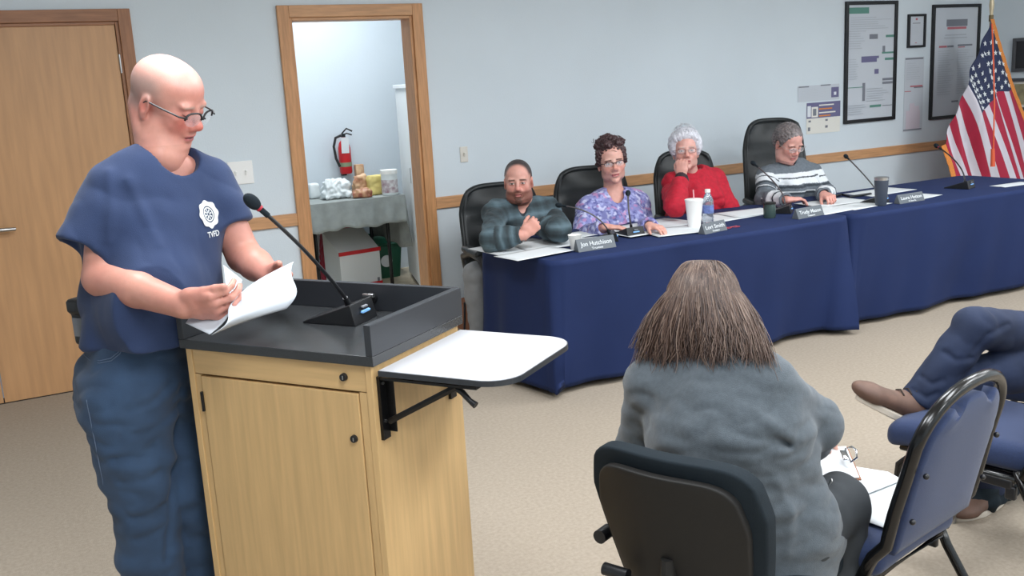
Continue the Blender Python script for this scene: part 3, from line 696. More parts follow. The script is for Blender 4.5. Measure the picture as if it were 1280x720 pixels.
# ================================================================== executive chairs
def exec_chair(loc, yaw, label, bh=.66, bw_=.52, seat_z=.48, tilt=.14, wing=.05, proto=None):
    e = empty('executive_chair', label, 'chair', loc, yaw, 'black leather executive chairs behind the tables')
    # local: faces +y ; back at -y
    def back(u, v, side):
        x = (u-.5)*2; z = v; sw = bw_/2*(1-.16*(abs(2*v-1))**5)*(1-.10*v*v)
        X = x*sw; Z = seat_z-.02+bh*z*(1-.045*abs(x)**4*v); curve = wing*abs(x)**2.2
        bulge = (.032*(1-abs(x)**4)*(1-abs(2*v-1)**6))*(1 if side > 0 else .6)
        lump = .012*math.cos(v*PI*5)*(1-abs(x)**3) if side > 0 else 0
        Y = -.22-math.tan(tilt)*(bh*z)+curve+side*(.018+bulge)+lump*(1 if side > 0 else 0)-.05*math.sin(v*PI)*.6+.05*math.sin(min(1, v*1.3)*PI)
        return (X, Y, Z)
    nu, nv = 25, 31; b = MB()
    b.grid(lambda u, v: back(u, v, 1), nu, nv); b.grid(lambda u, v: back(u, v, -1), nu, nv)
    off = nu*nv; rim = [i*nv for i in range(nu)]+[(nu-1)*nv+j for j in range(1, nv)]+[i*nv+nv-1 for i in range(nu-2, -1, -1)]+[j for j in range(nv-2, 0, -1)]
    for a, c in zip(rim, rim[1:]+rim[:1]): b.f.append((a, c, off+c, off+a)); b.m.append(0)
    bk = b.build('backrest', 'leather', e, smooth='all')
    b = MB(); R = []
    for t in np.linspace(0, 1, 60)[:-1]:
        pass
    edge = [back(i/(nu-1), 0, 0) for i in range(nu)]+[back(1, j/(nv-1), 0) for j in range(1, nv)]+[back(i/(nu-1), 1, 0) for i in range(nu-2, -1, -1)]+[back(0, j/(nv-1), 0) for j in range(nv-2, 0, -1)]
    b.tube(edge, .017, n=10, closed=True); b.build('backrest_piping', 'leather', bk, smooth='all')
    b = MB(); b.box((0, .02, seat_z-.05), (min(.5, bw_+.02), .48, .12), b=.05); b.build('seat', 'leather', e, smooth='all')
    ax_ = bw_/2+.02
    for sx in (-1, 1):
        b = MB(); b.tube([(sx*(ax_-.04), -.2, seat_z+.02), (sx*(ax_-.01), -.17, seat_z+.17), (sx*ax_, .0, seat_z+.215), (sx*ax_, .17, seat_z+.20), (sx*(ax_-.01), .22, seat_z+.12), (sx*(ax_-.04), .2, seat_z-.05)], [.02, .022, .024, .022, .02, .018], n=10, m='black')
        b.box((sx*ax_, .03, seat_z+.225), (.06, .27, .04), m='leather', b=.018); b.build('armrest', None, e, smooth=True)
    b = MB(); b.cyl((0, 0, .1), (0, 0, seat_z-.1), .028, .022); b.box((0, 0, seat_z-.115), (.2, .25, .03)); b.build('gas_lift', 'black', e, smooth=True)
    for k in range(5):
        a = 2*PI*k/5+.3; c, s_ = math.cos(a), math.sin(a); b = MB()
        b.tube([(0, 0, .12), (.15*c, .15*s_, .105), (.29*c, .29*s_, .075)], [.028, .022, .015], n=8); leg = b.build('leg', 'black', e, smooth=True)
        b = MB(); b.cyl((.3*c-.02*s_, .3*s_+.02*c, .03), (.3*c+.02*s_, .3*s_-.02*c, .03), .03, n=16); b.build('caster', 'black', leg, smooth=True)
    return e
def look_at_cam(p): return math.atan2(-p[1], -p[0])-PI/2
CH = []
for (pt, Y, dy, lab, kw) in (
    ((619, 233), 5.30, .35, 'black leather office chair behind the man in the plaid pullover', dict(bh=.60, bw_=.52)),
    ((735, 212), 5.28, .30, 'black leather office chair behind the woman in the floral blouse', dict(bh=.62, bw_=.50)),
    ((852, 192), 5.28, .30, 'black leather office chair behind the woman in the red jacket', dict(bh=.62, bw_=.42)),
    ((963, 152), 5.36, .30, 'tall black leather office chair behind the woman in the striped sweater, highest of the four', dict(bh=.76, bw_=.44, wing=.07))):
    top = ony(pt[0], pt[1], Y); yaw = look_at_cam(top)+dy; bh = kw['bh']; tl = .13
    f = V(-math.sin(yaw), math.cos(yaw), 0); sz_ = top[2]-bh-.01+.02
    base = V(top[0], top[1], 0)+f*(.22+math.tan(tl)*bh); base[2] = 0
    CH.append((base, yaw, sz_)); exec_chair(tuple(base), yaw, lab, seat_z=max(.40, min(.52, sz_)), tilt=tl, **{**kw, 'bh': top[2]-max(.40, min(.52, sz_))+.03})
print('chairs', CH)
# ================================================================== things on the walls
def wallbox(px0, py0, px1, py1): a, c = ony(px0, py0, D), ony(px1, py1, D); return a[0], c[0], c[2], a[2]
def plate(px, py, w, h, label, knob, m):
    c = ony(px, py, D-.004); e = empty('switch_plate', label, 'switch plate', (c[0], D, c[2]))
    b = MB(); b.box((0, -.004, 0), (w, .008, h)); b.build('plate', m, e, bevel=.003)
    for dx in knob: b = MB(); b.box((dx, -.012, 0), (.011, .014, .026), R=Rx(.3)); b.build('switch', m, e, bevel=.002)
plate(301, 216, .145, .135, 'wide white light switch plate between the tan door and the open doorway', (-.03, .03), 'platew')
plate(580, 193, .055, .10, 'small beige switch plate on the wall above the man in plaid', (0,), 'plate')
def poly_on_wall(b, x0, z0, x1, z1, y, m): b.add([(x0, y, z0), (x1, y, z0), (x1, y, z1), (x0, y, z1)], [(0, 1, 2, 3)], m)
def framed(name, x0, x1, z0, z1, label, cat, fw, content, group=None, fm='black', bg='paper2'):
    e = empty(name, label, cat, ((x0+x1)/2, D, z0), 0, group); w, h = x1-x0, z1-z0; b = MB()
    for sx in (-1, 1): b.box((sx*(w/2-fw/2), -.012, h/2), (fw, .024, h))
    for z in (fw/2, h-fw/2): b.box((0, -.012, z), (w-2*fw, .024, fw))
    b.build('frame', fm, e, bevel=.003)
    b = MB(); b.box((0, -.005, h/2), (w-fw, .006, h-fw), m=bg); b.build('backing', None, e)
    b = MB()
    for (u0, v0, u1, v1, m) in content: b.box((((u0+u1)/2-.5)*w, -.0085-.0002*len(b.f)/6, (1-(v0+v1)/2)*h), ((u1-u0)*w, .0012, abs(v1-v0)*h), m=m)
    b.build('print', None, e)
    return e
def C(n, c): M[n] = mat(n, c, .7); return n
pg, pp, pr, pk, pl = C('print_green', (92, 140, 128)), C('print_purple', (106, 104, 140)), C('print_red', (186, 110, 120)), C('print_dark', (122, 126, 136)), C('print_pale', (222, 226, 232))
lines = lambda u0, u1, v0, n, dv, s: [(u0, v0+i*dv, u0+(u1-u0)*random.Random(s+i).uniform(.55, 1), v0+i*dv+.004, 'inkpale') for i in range(n)]
C('inkpale', (176, 182, 190))
x0, x1 = ony(1055, 60, D)[0], ony(1119, 60, D)[0]; z0, z1 = ony(1055, 155, D)[2], ony(1055, 2, D)[2]
framed('framed_notice_board', x0, x1, z0, z1, 'tall black-framed notice board with a green heading block, nearest the striped-sweater woman', 'notice board', .028,
 [(.06, .05, .45, .10, pg), (.47, .27, .63, .31, pk), (.79, .28, .95, .30, pg), (.73, .37, .78, .42, pk), (.72, .42, .95, .435, pg), (.32, .45, .62, .50, pp), (.5, .45, .66, .47, pp), (.78, .47, .95, .49, pg), (.58, .56, .66, .60, pp), (.74, .64, .95, .66, pk), (.74, .67, .95, .69, pk), (.35, .67, .40, .82, pk), (.06, .70, .35, .706, pg), (.5, .86, .72, .88, pg), (.75, .87, .95, .875, pk)]
 + lines(.1, .9, .13, 6, .018, 1)+lines(.07, .4, .24, 8, .02, 2)+lines(.07, .28, .47, 9, .02, 3)+lines(.43, .9, .72, 6, .02, 4)+lines(.07, .45, .85, 5, .018, 5))
x0, x1 = ony(1133.5, 40, D)[0], ony(1155, 40, D)[0]; z0, z1 = ony(1133, 60, D)[2], ony(1134, 18, D)[2]
framed('framed_certificate', x0, x1, z0, z1, 'small black-framed certificate between the two tall frames', 'certificate', .018, [(.45, .12, .56, .18, pr), (.28, .26, .72, .28, pk), (.45, .85, .55, .87, pr)]+lines(.25, .75, .35, 5, .06, 7))
x0, x1 = ony(1163, 60, D)[0], ony(1222, 60, D)[0]; z0, z1 = ony(1161, 150, D)[2], ony(1166, 6, D)[2]
framed('framed_poster', x0, x1, z0, z1, 'tall black-framed poster with a red and grey heading, partly behind the flag', 'poster', .026, [(.30, .13, .74, .19, pk), (.32, .195, .72, .215, pr), (.28, .26, .72, .27, 'inkpale'), (.26, .285, .74, .295, 'inkpale'), (.16, .355, .32, .372, pr), (.33, .355, .46, .372, pk), (.55, .35, .86, .365, pk), (.56, .37, .7, .378, pr), (.46, .845, .6, .86, pk)]
 + lines(.14, .48, .40, 20, .02, 11)+lines(.54, .88, .40, 20, .02, 12))
def pinned(name, corners, label, cat, items, m='paper2'):
    (ax, ay), (bx, by), (cx, cy) = corners   # top-left, top-right, bottom-left
    x0, x1 = ony(ax, ay, D)[0], ony(bx, by, D)[0]; z1, z0 = ony(ax, ay, D)[2], ony(cx, cy, D)[2]
    b = MB(); b.box(((x0+x1)/2, D-.0025, (z0+z1)/2), (x1-x0, .002, z1-z0), m=m); w, h = x1-x0, z1-z0
    for (u0, v0, u1, v1, mm) in items: b.box((x0+(u0+u1)/2*w, D-.0042-.0002*(len(b.f)/6), z1-(v0+v1)/2*h), ((u1-u0)*w, .001, abs(v1-v0)*h), m=mm)
    o = b.build(name, None); tag(o, label, cat)
pinned('notice_sheet', ((997, 108), (1049, 103), (997, 128)), 'wide pale notice with a small purple block pinned left of the tall notice board', 'notice', [(.02, .03, .26, .10, pk), (.54, .0, .78, .07, pk), (.8, .2, .98, .85, pp), (.86, .5, .92, .7, pl)]+lines(.05, .7, .25, 6, .1, 21))
M['cream'] = mat('cream_paper', (226, 224, 216), .7)
pinned('flyer', ((1008, 129), (1050, 124), (1009, 168)), 'flyer with a dark banner over a cream lower half, pinned beside the tall notice board', 'flyer', [(.0, .0, 1, .5, pp), (.02, .1, .12, .45, pl), (.14, .14, .33, .47, 'cream'), (.18, .2, .28, .42, pk), (.36, .08, .8, .12, 'cream'), (.36, .2, .75, .24, 'gold'), (.36, .32, .85, .36, 'cream'), (.36, .42, .7, .46, 'gold'), (.05, .56, .12, .62, pk), (.55, .56, .62, .62, pk), (.04, .78, .1, .9, pk), (.55, .76, .62, .84, pk)], 'cream')
pinned('wall_chart', ((1131, 72), (1155, 69), (1129, 165)), 'narrow unframed chart with faint red figures below the small certificate', 'poster', [(.02, .01, .95, .03, pk), (.3, .38, .95, .40, pr), (.5, .40, .98, .415, pk), (.02, .45, .35, .46, pr), (.12, .72, .85, .97, 'pinkp'), (.3, .62, .55, .72, 'pinkp'), (.5, .66, .8, .72, 'pinkp'), (.0, .97, .95, .985, pk)]+lines(.1, .9, .08, 8, .03, 31)) if C('pinkp', (206, 196, 206)) else None
# two pictures on the right wall
M['agold'] = mat('antique_gold', (120, 104, 70), .5, var=.3, vscale=40)
M['bronze'] = mat('grey_frame', (78, 80, 84), .5)
M['photo_dark'] = mat('dark_picture', (42, 44, 48), .6); M['photo_sepia'] = mat('sepia_picture', (176, 168, 132), .6, var=.5, vscale=9)
for (py0, py1, xl, lab, m1, m2) in ((48, 90, 1268, 'dark framed picture on the right wall, upper of the two beside the flag', 'bronze', 'photo_dark'), (98, 138, 1263, 'sepia framed picture on the right wall, lower of the two beside the flag', 'bronze', 'photo_sepia')):
    a, c = onx(xl, py0, XR), onx(xl, py1, XR); y1 = a[1]; h = a[2]-c[2]; w = h*1.25
    e = empty('framed_picture', lab, 'picture', (XR, y1-w/2, c[2])); b = MB(); fw = .028
    for s_ in (-1, 1): b.box((-.012, s_*(w/2-fw/2), h/2), (.024, fw, h))
    for z in (fw/2, h-fw/2): b.box((-.012, 0, z), (.024, w-2*fw, fw))
    b.build('frame', m1, e, bevel=.003)
    b = MB(); b.box((-.005, 0, h/2), (.006, w-fw, h-fw), m='cream' if 'sepia' in m2 else m2); b.box((-.009, 0, h/2), (.002, w-.1, h-.1), m=m2)
    if 'sepia' in m2: b.ball((-.01, 0, h*.55), (.002, .03, .045), 8, m='agold')
    b.build('picture', None, e)

# ================================================================== flag on its pole
FY = 5.30
P_ = lambda x, y, dy=0: ony(x, y, FY+dy)
ctrl = [  # rows v=0, 7/13, 1 ; columns u=0, .4, .7, 1
    [P_(1238, 24, .06), P_(1263, 112, .05), P_(1286, 178, .03), P_(1308, 250, 0)],
    [P_(1208, 106, -.05), P_(1224, 142, -.14), P_(1240, 192, -.13), P_(1262, 262, -.10)],
    [P_(1180, 180, .05), P_(1193, 226, .0), P_(1206, 268, .0), P_(1222, 320, .0)]]
def interp(ks, vs, t):
    for i in range(len(ks)-1):
        if t <= ks[i+1]+1e-9: a = (t-ks[i])/(ks[i+1]-ks[i]); return vs[i]*(1-a)+vs[i+1]*a
    return vs[-1]
fe = empty('flag', 'striped flag with white stars and gold fringe draped on a pole in the corner', 'flag', (P_(1238, 100)[0], FY+.08, 0))
def flagpt(u, v):
    row = [interp([0, .4, .7, 1], r_, u) for r_ in ctrl]; p = interp([0, 7/13, 1], row, v)
    f = .026*math.sin(v*13+u*2.2)*min(1, u*3+.35)+.012*math.sin(v*27-u*5)+.05*math.exp(-((v-.26-.1*u)/.05)**2)*(1 if u > .1 else u*10)
    # a vertical pleat pulls the middle of the field upward
    p = p+V(0, -f, .0)+V(0, 0, .075*math.exp(-((v-.24)/.13)**2)*max(0, min(1, (u-.15)/.25))*(1-.5*u))
    return p
Cst = [C('flag_red', (168, 32, 62)), C('flag_white', (208, 204, 214)), C('flag_blue', (34, 44, 78))]
b = MB(); NU, NV = 80, 13*6
for j in range(NV+1):
    for i in range(NU+1): b.v.append(tuple(flagpt(i/NU, j/NV)))
for j in range(NV):
    for i in range(NU):
        v, u = (j+.5)/NV, (i+.5)/NU; m = 'flag_blue' if (u < .4 and v < 7/13) else ('flag_red' if int(v*13) % 2 == 0 else 'flag_white')
        b.f.append((j*(NU+1)+i, j*(NU+1)+i+1, (j+1)*(NU+1)+i+1, (j+1)*(NU+1)+i)); b.m.append(b.mi(m))
o = b.build('cloth', None, fe, smooth='all', world=True, solid=.003, offset=0)
b = MB()
def fpn(u, v):
    p = flagpt(u, v); du = flagpt(u+.01, v)-p; dv = flagpt(u, v+.01)-p; n = nrm(np.cross(du, dv)); n = n if n[1] < 0 else -n
    return p, nrm(du), nrm(dv), n
for r_ in range(9):
    for c_ in range(11):
        if (r_+c_) % 2: continue
        u, v = .4*(c_+1)/12, 7/13*(r_+1)/10; p, du, dv, n = fpn(u, v); ex = nrm(du); ey = np.cross(n, ex); pts = []
        for k in range(10):
            a = PI/2+k*PI/5; rr = .025 if k % 2 == 0 else .0105; pts.append(p+n*.004+rr*(math.cos(a)*V(1, 0, 0)+math.sin(a)*nrm(V(0, 0, 1)-n*n[2])))
        k0 = len(b.v); b.v += [tuple(q) for q in pts]+[tuple(p+n*.005)]; b.f += [(k0+10, k0+i, k0+(i+1) % 10) for i in range(10)]; b.m += [b.mi('paper')]*10
b.build('stars', None, fe, world=True)
for o in bpy.data.objects:
    if o.name == 'stars': o['kind'] = 'stuff'
b = MB()
def strip(f0, f1, n=60):
    for i in range(n):
        a, c, d, e_ = f0(i/n), f0((i+1)/n), f1((i+1)/n), f1(i/n); k0 = len(b.v); b.v += [tuple(a), tuple(c), tuple(d), tuple(e_)]; b.f.append((k0, k0+1, k0+2, k0+3)); b.m.append(0)
strip(lambda t: flagpt(t, 1), lambda t: flagpt(t, 1)+V(-.05, 0, -.012+.004*math.sin(t*300)))
strip(lambda t: flagpt(t, 0), lambda t: flagpt(t, 0)+V(.045, .0, -.0+.004*math.sin(t*300)))
strip(lambda t: flagpt(1, t), lambda t: flagpt(1, t)+V(.0, 0, -.05+.004*math.sin(t*300)))
b.build('fringe', 'gold', fe, world=True, solid=.004, offset=0)
tp = P_(1239, 22, .08); pb_ = V(tp[0]+.03, tp[1], 0)
b = MB(); b.cyl((tp[0], tp[1], .06), (tp[0], tp[1], tp[2]+.02), .013, n=16, m='brass'); b.cyl((tp[0], tp[1], tp[2]-.03), (tp[0], tp[1], tp[2]+.02), .018, n=16, m='agold'); b.build('pole', None, fe, smooth=True, world=True)
b = MB(); b.lathe([(0, 0), (.012, .0), (.017, .05), (.02, .08), (.012, .15), (.0, .20)], c=(tp[0], tp[1], tp[2]+.02)); b.build('pole_finial', 'brass', fe, smooth=True, world=True)
b = MB(); b.lathe([(0, 0), (.15, 0), (.15, .02), (.05, .05), (.025, .11), (.0, .11)], c=(tp[0], tp[1], 0)); b.build('pole_base', 'agold', fe, smooth=True, world=True)
b = MB(); cp = [P_(1240, 30, -.12), P_(1242, 80, -.20), P_(1243, 130, -.26), P_(1242, 180, -.27), P_(1241, 205, -.27)]
b.tube(cp, .006, n=8); b.cyl(P_(1241, 186, -.27), P_(1241, 208, -.27), .014, .018, n=12); b.build('tassel_cord', mat('orange_cord', (224, 96, 60), .6), fe, smooth=True, world=True)

# ================================================================== side room contents
TZ2 = .75
c1, c2 = onz(388, 253, TZ2), onz(508, 245, TZ2); ty0 = 7.22
tb = empty('folding_table', 'table under a grey cloth in the side room seen through the doorway', 'table', (2.42, 7.52, 0))
b = MB(); b.box((0, 0, TZ2-.03), (.72, .74, .03)); b.build('tabletop', 'white', tb)
for sx in (-1, 1):
    for sy in (-1, 1): b = MB(); b.cyl((sx*.30, sy*.2, 0), (sx*.30, sy*.2, TZ2-.045), .014); b.build('leg', 'blackm', tb, smooth=True)
rnd = random.Random(4); b = MB(); X0, X1, Y0, Y1 = 2.03, 2.80, 7.10, 7.93
per = [(X0+(X1-X0)*i/60, Y0, 0, -1) for i in range(60)]+[(X1, Y0+(Y1-Y0)*i/30, 1, 0) for i in range(30)]+[(X1-(X1-X0)*i/60, Y1, 0, 1) for i in range(60)]+[(X0, Y1-(Y1-Y0)*i/30, -1, 0) for i in range(30)]
n = len(per); rows = 10
for k in range(rows):
    u = k/(rows-1)
    for i, (x, y, nx, ny) in enumerate(per):
        drop = .21 if ny else .42; drop += .008*math.sin(i*.21)+.006*math.sin(i*.5)
        if nx < 0: drop = .48+.06*math.sin(i*.3)
        f = .014*u*(math.sin(i*.55)+.5*math.sin(i*.23+1)); b.v.append((x+nx*(f+.012*u), y+ny*(f+.012*u), TZ2-drop*u))
b.f += [(k*n+i, k*n+(i+1) % n, (k+1)*n+(i+1) % n, (k+1)*n+i) for k in range(rows-1) for i in range(n)]; b.m += [0]*((rows-1)*n)
k0 = len(b.v); b.v.append(((X0+X1)/2, (Y0+Y1)/2, TZ2)); b.f += [(k0, (i+1) % n, i) for i in range(n)]; b.m += [0]*n
tag(b.build('tablecloth', 'greycloth', None, smooth=True, solid=.003, offset=1), 'thin grey tablecloth hanging over the side room table', 'tablecloth')
T2 = TZ2+.004
def on2(px, py): c = onz(px, py-2, T2); return V(min(c[0], 2.73), max(7.18, c[1]), T2)
# fire extinguisher on the wall
fc = ony(432, 205, SY-.09); e = empty('fire_extinguisher', 'red fire extinguisher with a white tag hung on the side room wall', 'fire extinguisher', (fc[0], fc[1], fc[2]-.02))
zt = ony(430, 176, SY-.09)[2]-e.location[2]
b = MB(); b.lathe([(0, -.06), (.045, -.06), (.052, -.045), (.052, zt-.06), (.04, zt-.015), (.018, zt+.01), (.018, zt+.03), (0, zt+.03)]); b.build('cylinder', 'red', e, smooth=True)
b = MB(); b.box((0, 0, zt+.045), (.03, .03, .03)); b.tube([(-.01, 0, zt+.06), (.03, -.01, zt+.10), (.075, -.02, zt+.075)], .007, n=8); b.tube([(0, 0, zt+.05), (.03, -.01, zt+.06), (.07, -.02, zt+.045)], .006, n=8); b.build('valve', 'blackm', e, smooth=True)
b = MB(); b.tube([(-.02, 0, zt+.045), (-.07, -.01, zt+.03), (-.095, -.02, zt-.04), (-.085, -.02, zt-.14), (-.06, -.03, zt-.21)], .011, n=8); b.build('hose', 'black', e, smooth=True)
b = MB(); b.box((-.008, -.056, zt-.035), (.065, .004, .13), R=Ry(.03)); b.build('tag', 'paper', e)
b = MB(); b.lathe([(.0535, .0), (.0535, .035)]); b.build('band', mat('olive_label', (130, 140, 110), .5), e, smooth=True)
b = MB(); b.box((0, .07, .02), (.04, .04, .2)); b.build('wall_bracket', 'blackm', e)
# items on that table
def softbox(name, c, sz, m, label, cat, top=.7, rot=0, seed=0, amp=.012):
    s = SDF(.006); s.rbox(V(0, 0, sz[2]/2), sz, min(sz)*.22); P, Fc = s.run(); P[:, :2] *= (1-(1-top)*np.clip(P[:, 2:3]/sz[2], 0, 1)**1.5)
    P = folds(P, Fc, amp, 14, seed=seed); P[:, 2] = np.maximum(P[:, 2], 0); P = P@Rz(rot).T+V(c)
    o = mesh_obj(name, [(P, Fc)], m, None); return tag(o, label, cat)
M['plast'] = mat('white_plastic_bag', (222, 228, 228), .35); M['snack'] = mat('brown_snack_bag', (170, 110, 80), .4, col2=(225, 190, 150), vscale=14); M['snackr'] = mat('red_snack_pack', (140, 50, 40), .4, col2=(200, 160, 120), vscale=18); M['yel'] = mat('pale_yellow_pack', (226, 208, 130), .5, var=.15, vscale=12)
softbox('plastic_bag', on2(420, 250), (.22, .16, .15), 'plast', 'crumpled white plastic bag on the grey cloth in the side room', 'bag', seed=1, amp=.02)
softbox('dispenser', on2(393, 250), (.09, .09, .12), 'plast', 'small white dispenser at the left end of the grey-clothed table', 'dispenser', top=.9, seed=6, amp=.002)
softbox('snack_bag', on2(452, 246), (.13, .08, .16), 'snack', 'brown snack bag behind the red pack in the side room', 'snack bag', seed=2)
softbox('snack_pack', on2(457, 250), (.16, .07, .07), 'snackr', 'low red and brown snack pack in front of the brown snack bag', 'snack pack', seed=3, rot=-.3)
softbox('yellow_pack', on2(472, 245), (.15, .08, .155), 'yel', 'pale yellow pack standing right of the snack bags', 'pack', top=.95, seed=4, amp=.004)
c = on2(459, 236); b = MB(); b.box(c+V(0, 0, .10), (.07, .06, .2), b=.006); tag(b.build('snack_box', 'snack', None, smooth=True), 'small tan box standing behind the yellow pack', 'box')
e = empty('food_tub', 'white tub with a printed band at the right end of the side room table', 'tub', tuple(on2(496, 247)))
b = MB(); b.lathe([(0, 0), (.06, 0), (.064, .01), (.064, .17), (.0, .17)]); b.build('tub_body', 'plast', e, smooth=True)
b = MB(); b.lathe([(.0645, .02), (.0645, .12)]); b.build('wrapper', mat('mauve_print', (150, 120, 130), .5, col2=(220, 220, 220), vscale=30), e, smooth=True)
b = MB(); b.lathe([(0, .165), (.067, .165), (.067, .195), (0, .195)]); b.build('lid', 'foam', e, smooth=True)
# carton with red trim (house-shaped), green bin, red bag, white cabinet
ca = onz(432, 357, 0); cb = onz(412, 350, 0); cc_ = onz(480, 353, 0)
e = empty('carton', 'white printed carton with red edging on the side room floor under the table', 'carton', (2.50, 7.62, 0), .12)
w_, d_, h1, h2 = .36, .30, .30, .45
b = MB(); out = [(-w_/2, -d_/2, 0), (w_/2, -d_/2, 0), (w_/2, -d_/2, h1), (-w_/2, -d_/2, h1)]
b.add([(-w_/2, -d_/2, 0), (w_/2, -d_/2, 0), (w_/2, d_/2, 0), (-w_/2, d_/2, 0), (-w_/2, -d_/2, h1), (w_/2, -d_/2, h1), (w_/2, d_/2, h2), (-w_/2, d_/2, h2)], [(0, 3, 2, 1), (0, 1, 5, 4), (1, 2, 6, 5), (2, 3, 7, 6), (3, 0, 4, 7), (4, 5, 6, 7)])
b.build('carton_body', 'white', e, bevel=.004)
b = MB(); b.box((0, -d_/2-.002, .012), (w_+.006, .006, .024)); b.box((-w_/2-.002, 0, .012), (.006, d_+.004, .024)); b.build('red_edging', 'red', e); b = MB(); b.box((.0, -d_/2-.004, h1-.01), (w_+.01, .012, .03)); b.build('red_edging', 'red', e)
b = MB(); b.box((-w_/2+.04, -d_/2-.001, .05), (.035, .003, .03)); b.box((w_/2-.03, -d_/2-.001, .04), (.02, .003, .03)); b.build('printed_mark', 'ink', e)
g = onz(500, 345, 0); e = empty('recycling_bin', 'dark green plastic bin with a white emblem on the side room floor', 'bin', (2.80, 7.80, 0), -.1)
b = MB()
def binw(u, v):
    a = u*2*PI; r_ = V(.5*math.copysign(abs(math.cos(a))**.35, math.cos(a)), .5*math.copysign(abs(math.sin(a))**.35, math.sin(a))); w2, d2 = .30+.07*v, .26+.05*v; return (r_[0]*w2, r_[1]*d2, .34*v-(.05*v*math.exp(-(math.sin(a)+1)**2*4)))
b.grid(binw, 64, 8, closeu=True); b.f.append(tuple(i*8 for i in range(63, -1, -1))); b.m.append(0); b.build('bin_body', 'green', e, smooth=True, solid=.006)
b = MB(); P = [V(binw(i/64, 1)) for i in range(64)]; b.tube(P, .010, n=8, closed=True); b.build('rim', 'green', e, smooth=True)
b = MB(); b.cyl((.02, -.155, .15), (.02, -.162, .15), .05, n=24); b.build('emblem', 'paper', e, smooth=True)
softbox('red_bag', (2.46, 7.84, 0), (.34, .12, .52), mat('dark_red_bag', (150, 24, 48), .6), 'dark red bag standing behind the white carton', 'bag', top=.75, seed=5)
e = empty('storage_cabinet', 'tall white cabinet just inside the doorway of the side room', 'cabinet', (3.10, 7.17, 0), -.26)
b = MB(); b.box((0, 0, .80), (.44, .86, 1.52)); b.build('cabinet_body', 'white', e, bevel=.004); b = MB(); b.box((0, 0, .02), (.40, .82, .04)); b.build('plinth', 'ink', e); b = MB(); b.box((0, 0, 1.575), (.47, .89, .03)); b.build('cabinet_top', 'white', e, bevel=.004)
b = MB(); b.box((-.223, -.2, .9), (.006, .012, .12), b=.002); b.build('handle', 'steel', e)
# brown box and cable by the wall under the first chair
e = empty('cardboard_box', 'brown cardboard box on the floor against the wall beside the plaid man', 'box', (2.70, 5.66, 0))
b = MB(); b.box((0, 0, .09), (.30, .24, .18)); b.build('box_body', 'brownbox', e, bevel=.003); b = MB(); b.box((0, 0, .181), (.05, .24, .002)); b.build('tape', 'cream', e)
b = MB(); b.tube([(2.54, 5.55, .20), (2.60, 5.50, .19), (2.66, 5.47, .24), (2.75, 5.46, .30)], .007, n=8, m='black')
b.tube([(2.54, 5.55, .20), (2.52, 5.52, .1), (2.50, 5.5, .008), (2.40, 5.42, .007)], .007, n=8, m='black'); tag(b.build('power_cable', None, None, smooth=True), 'black cable looping over the brown box beside the plaid man', 'cable')

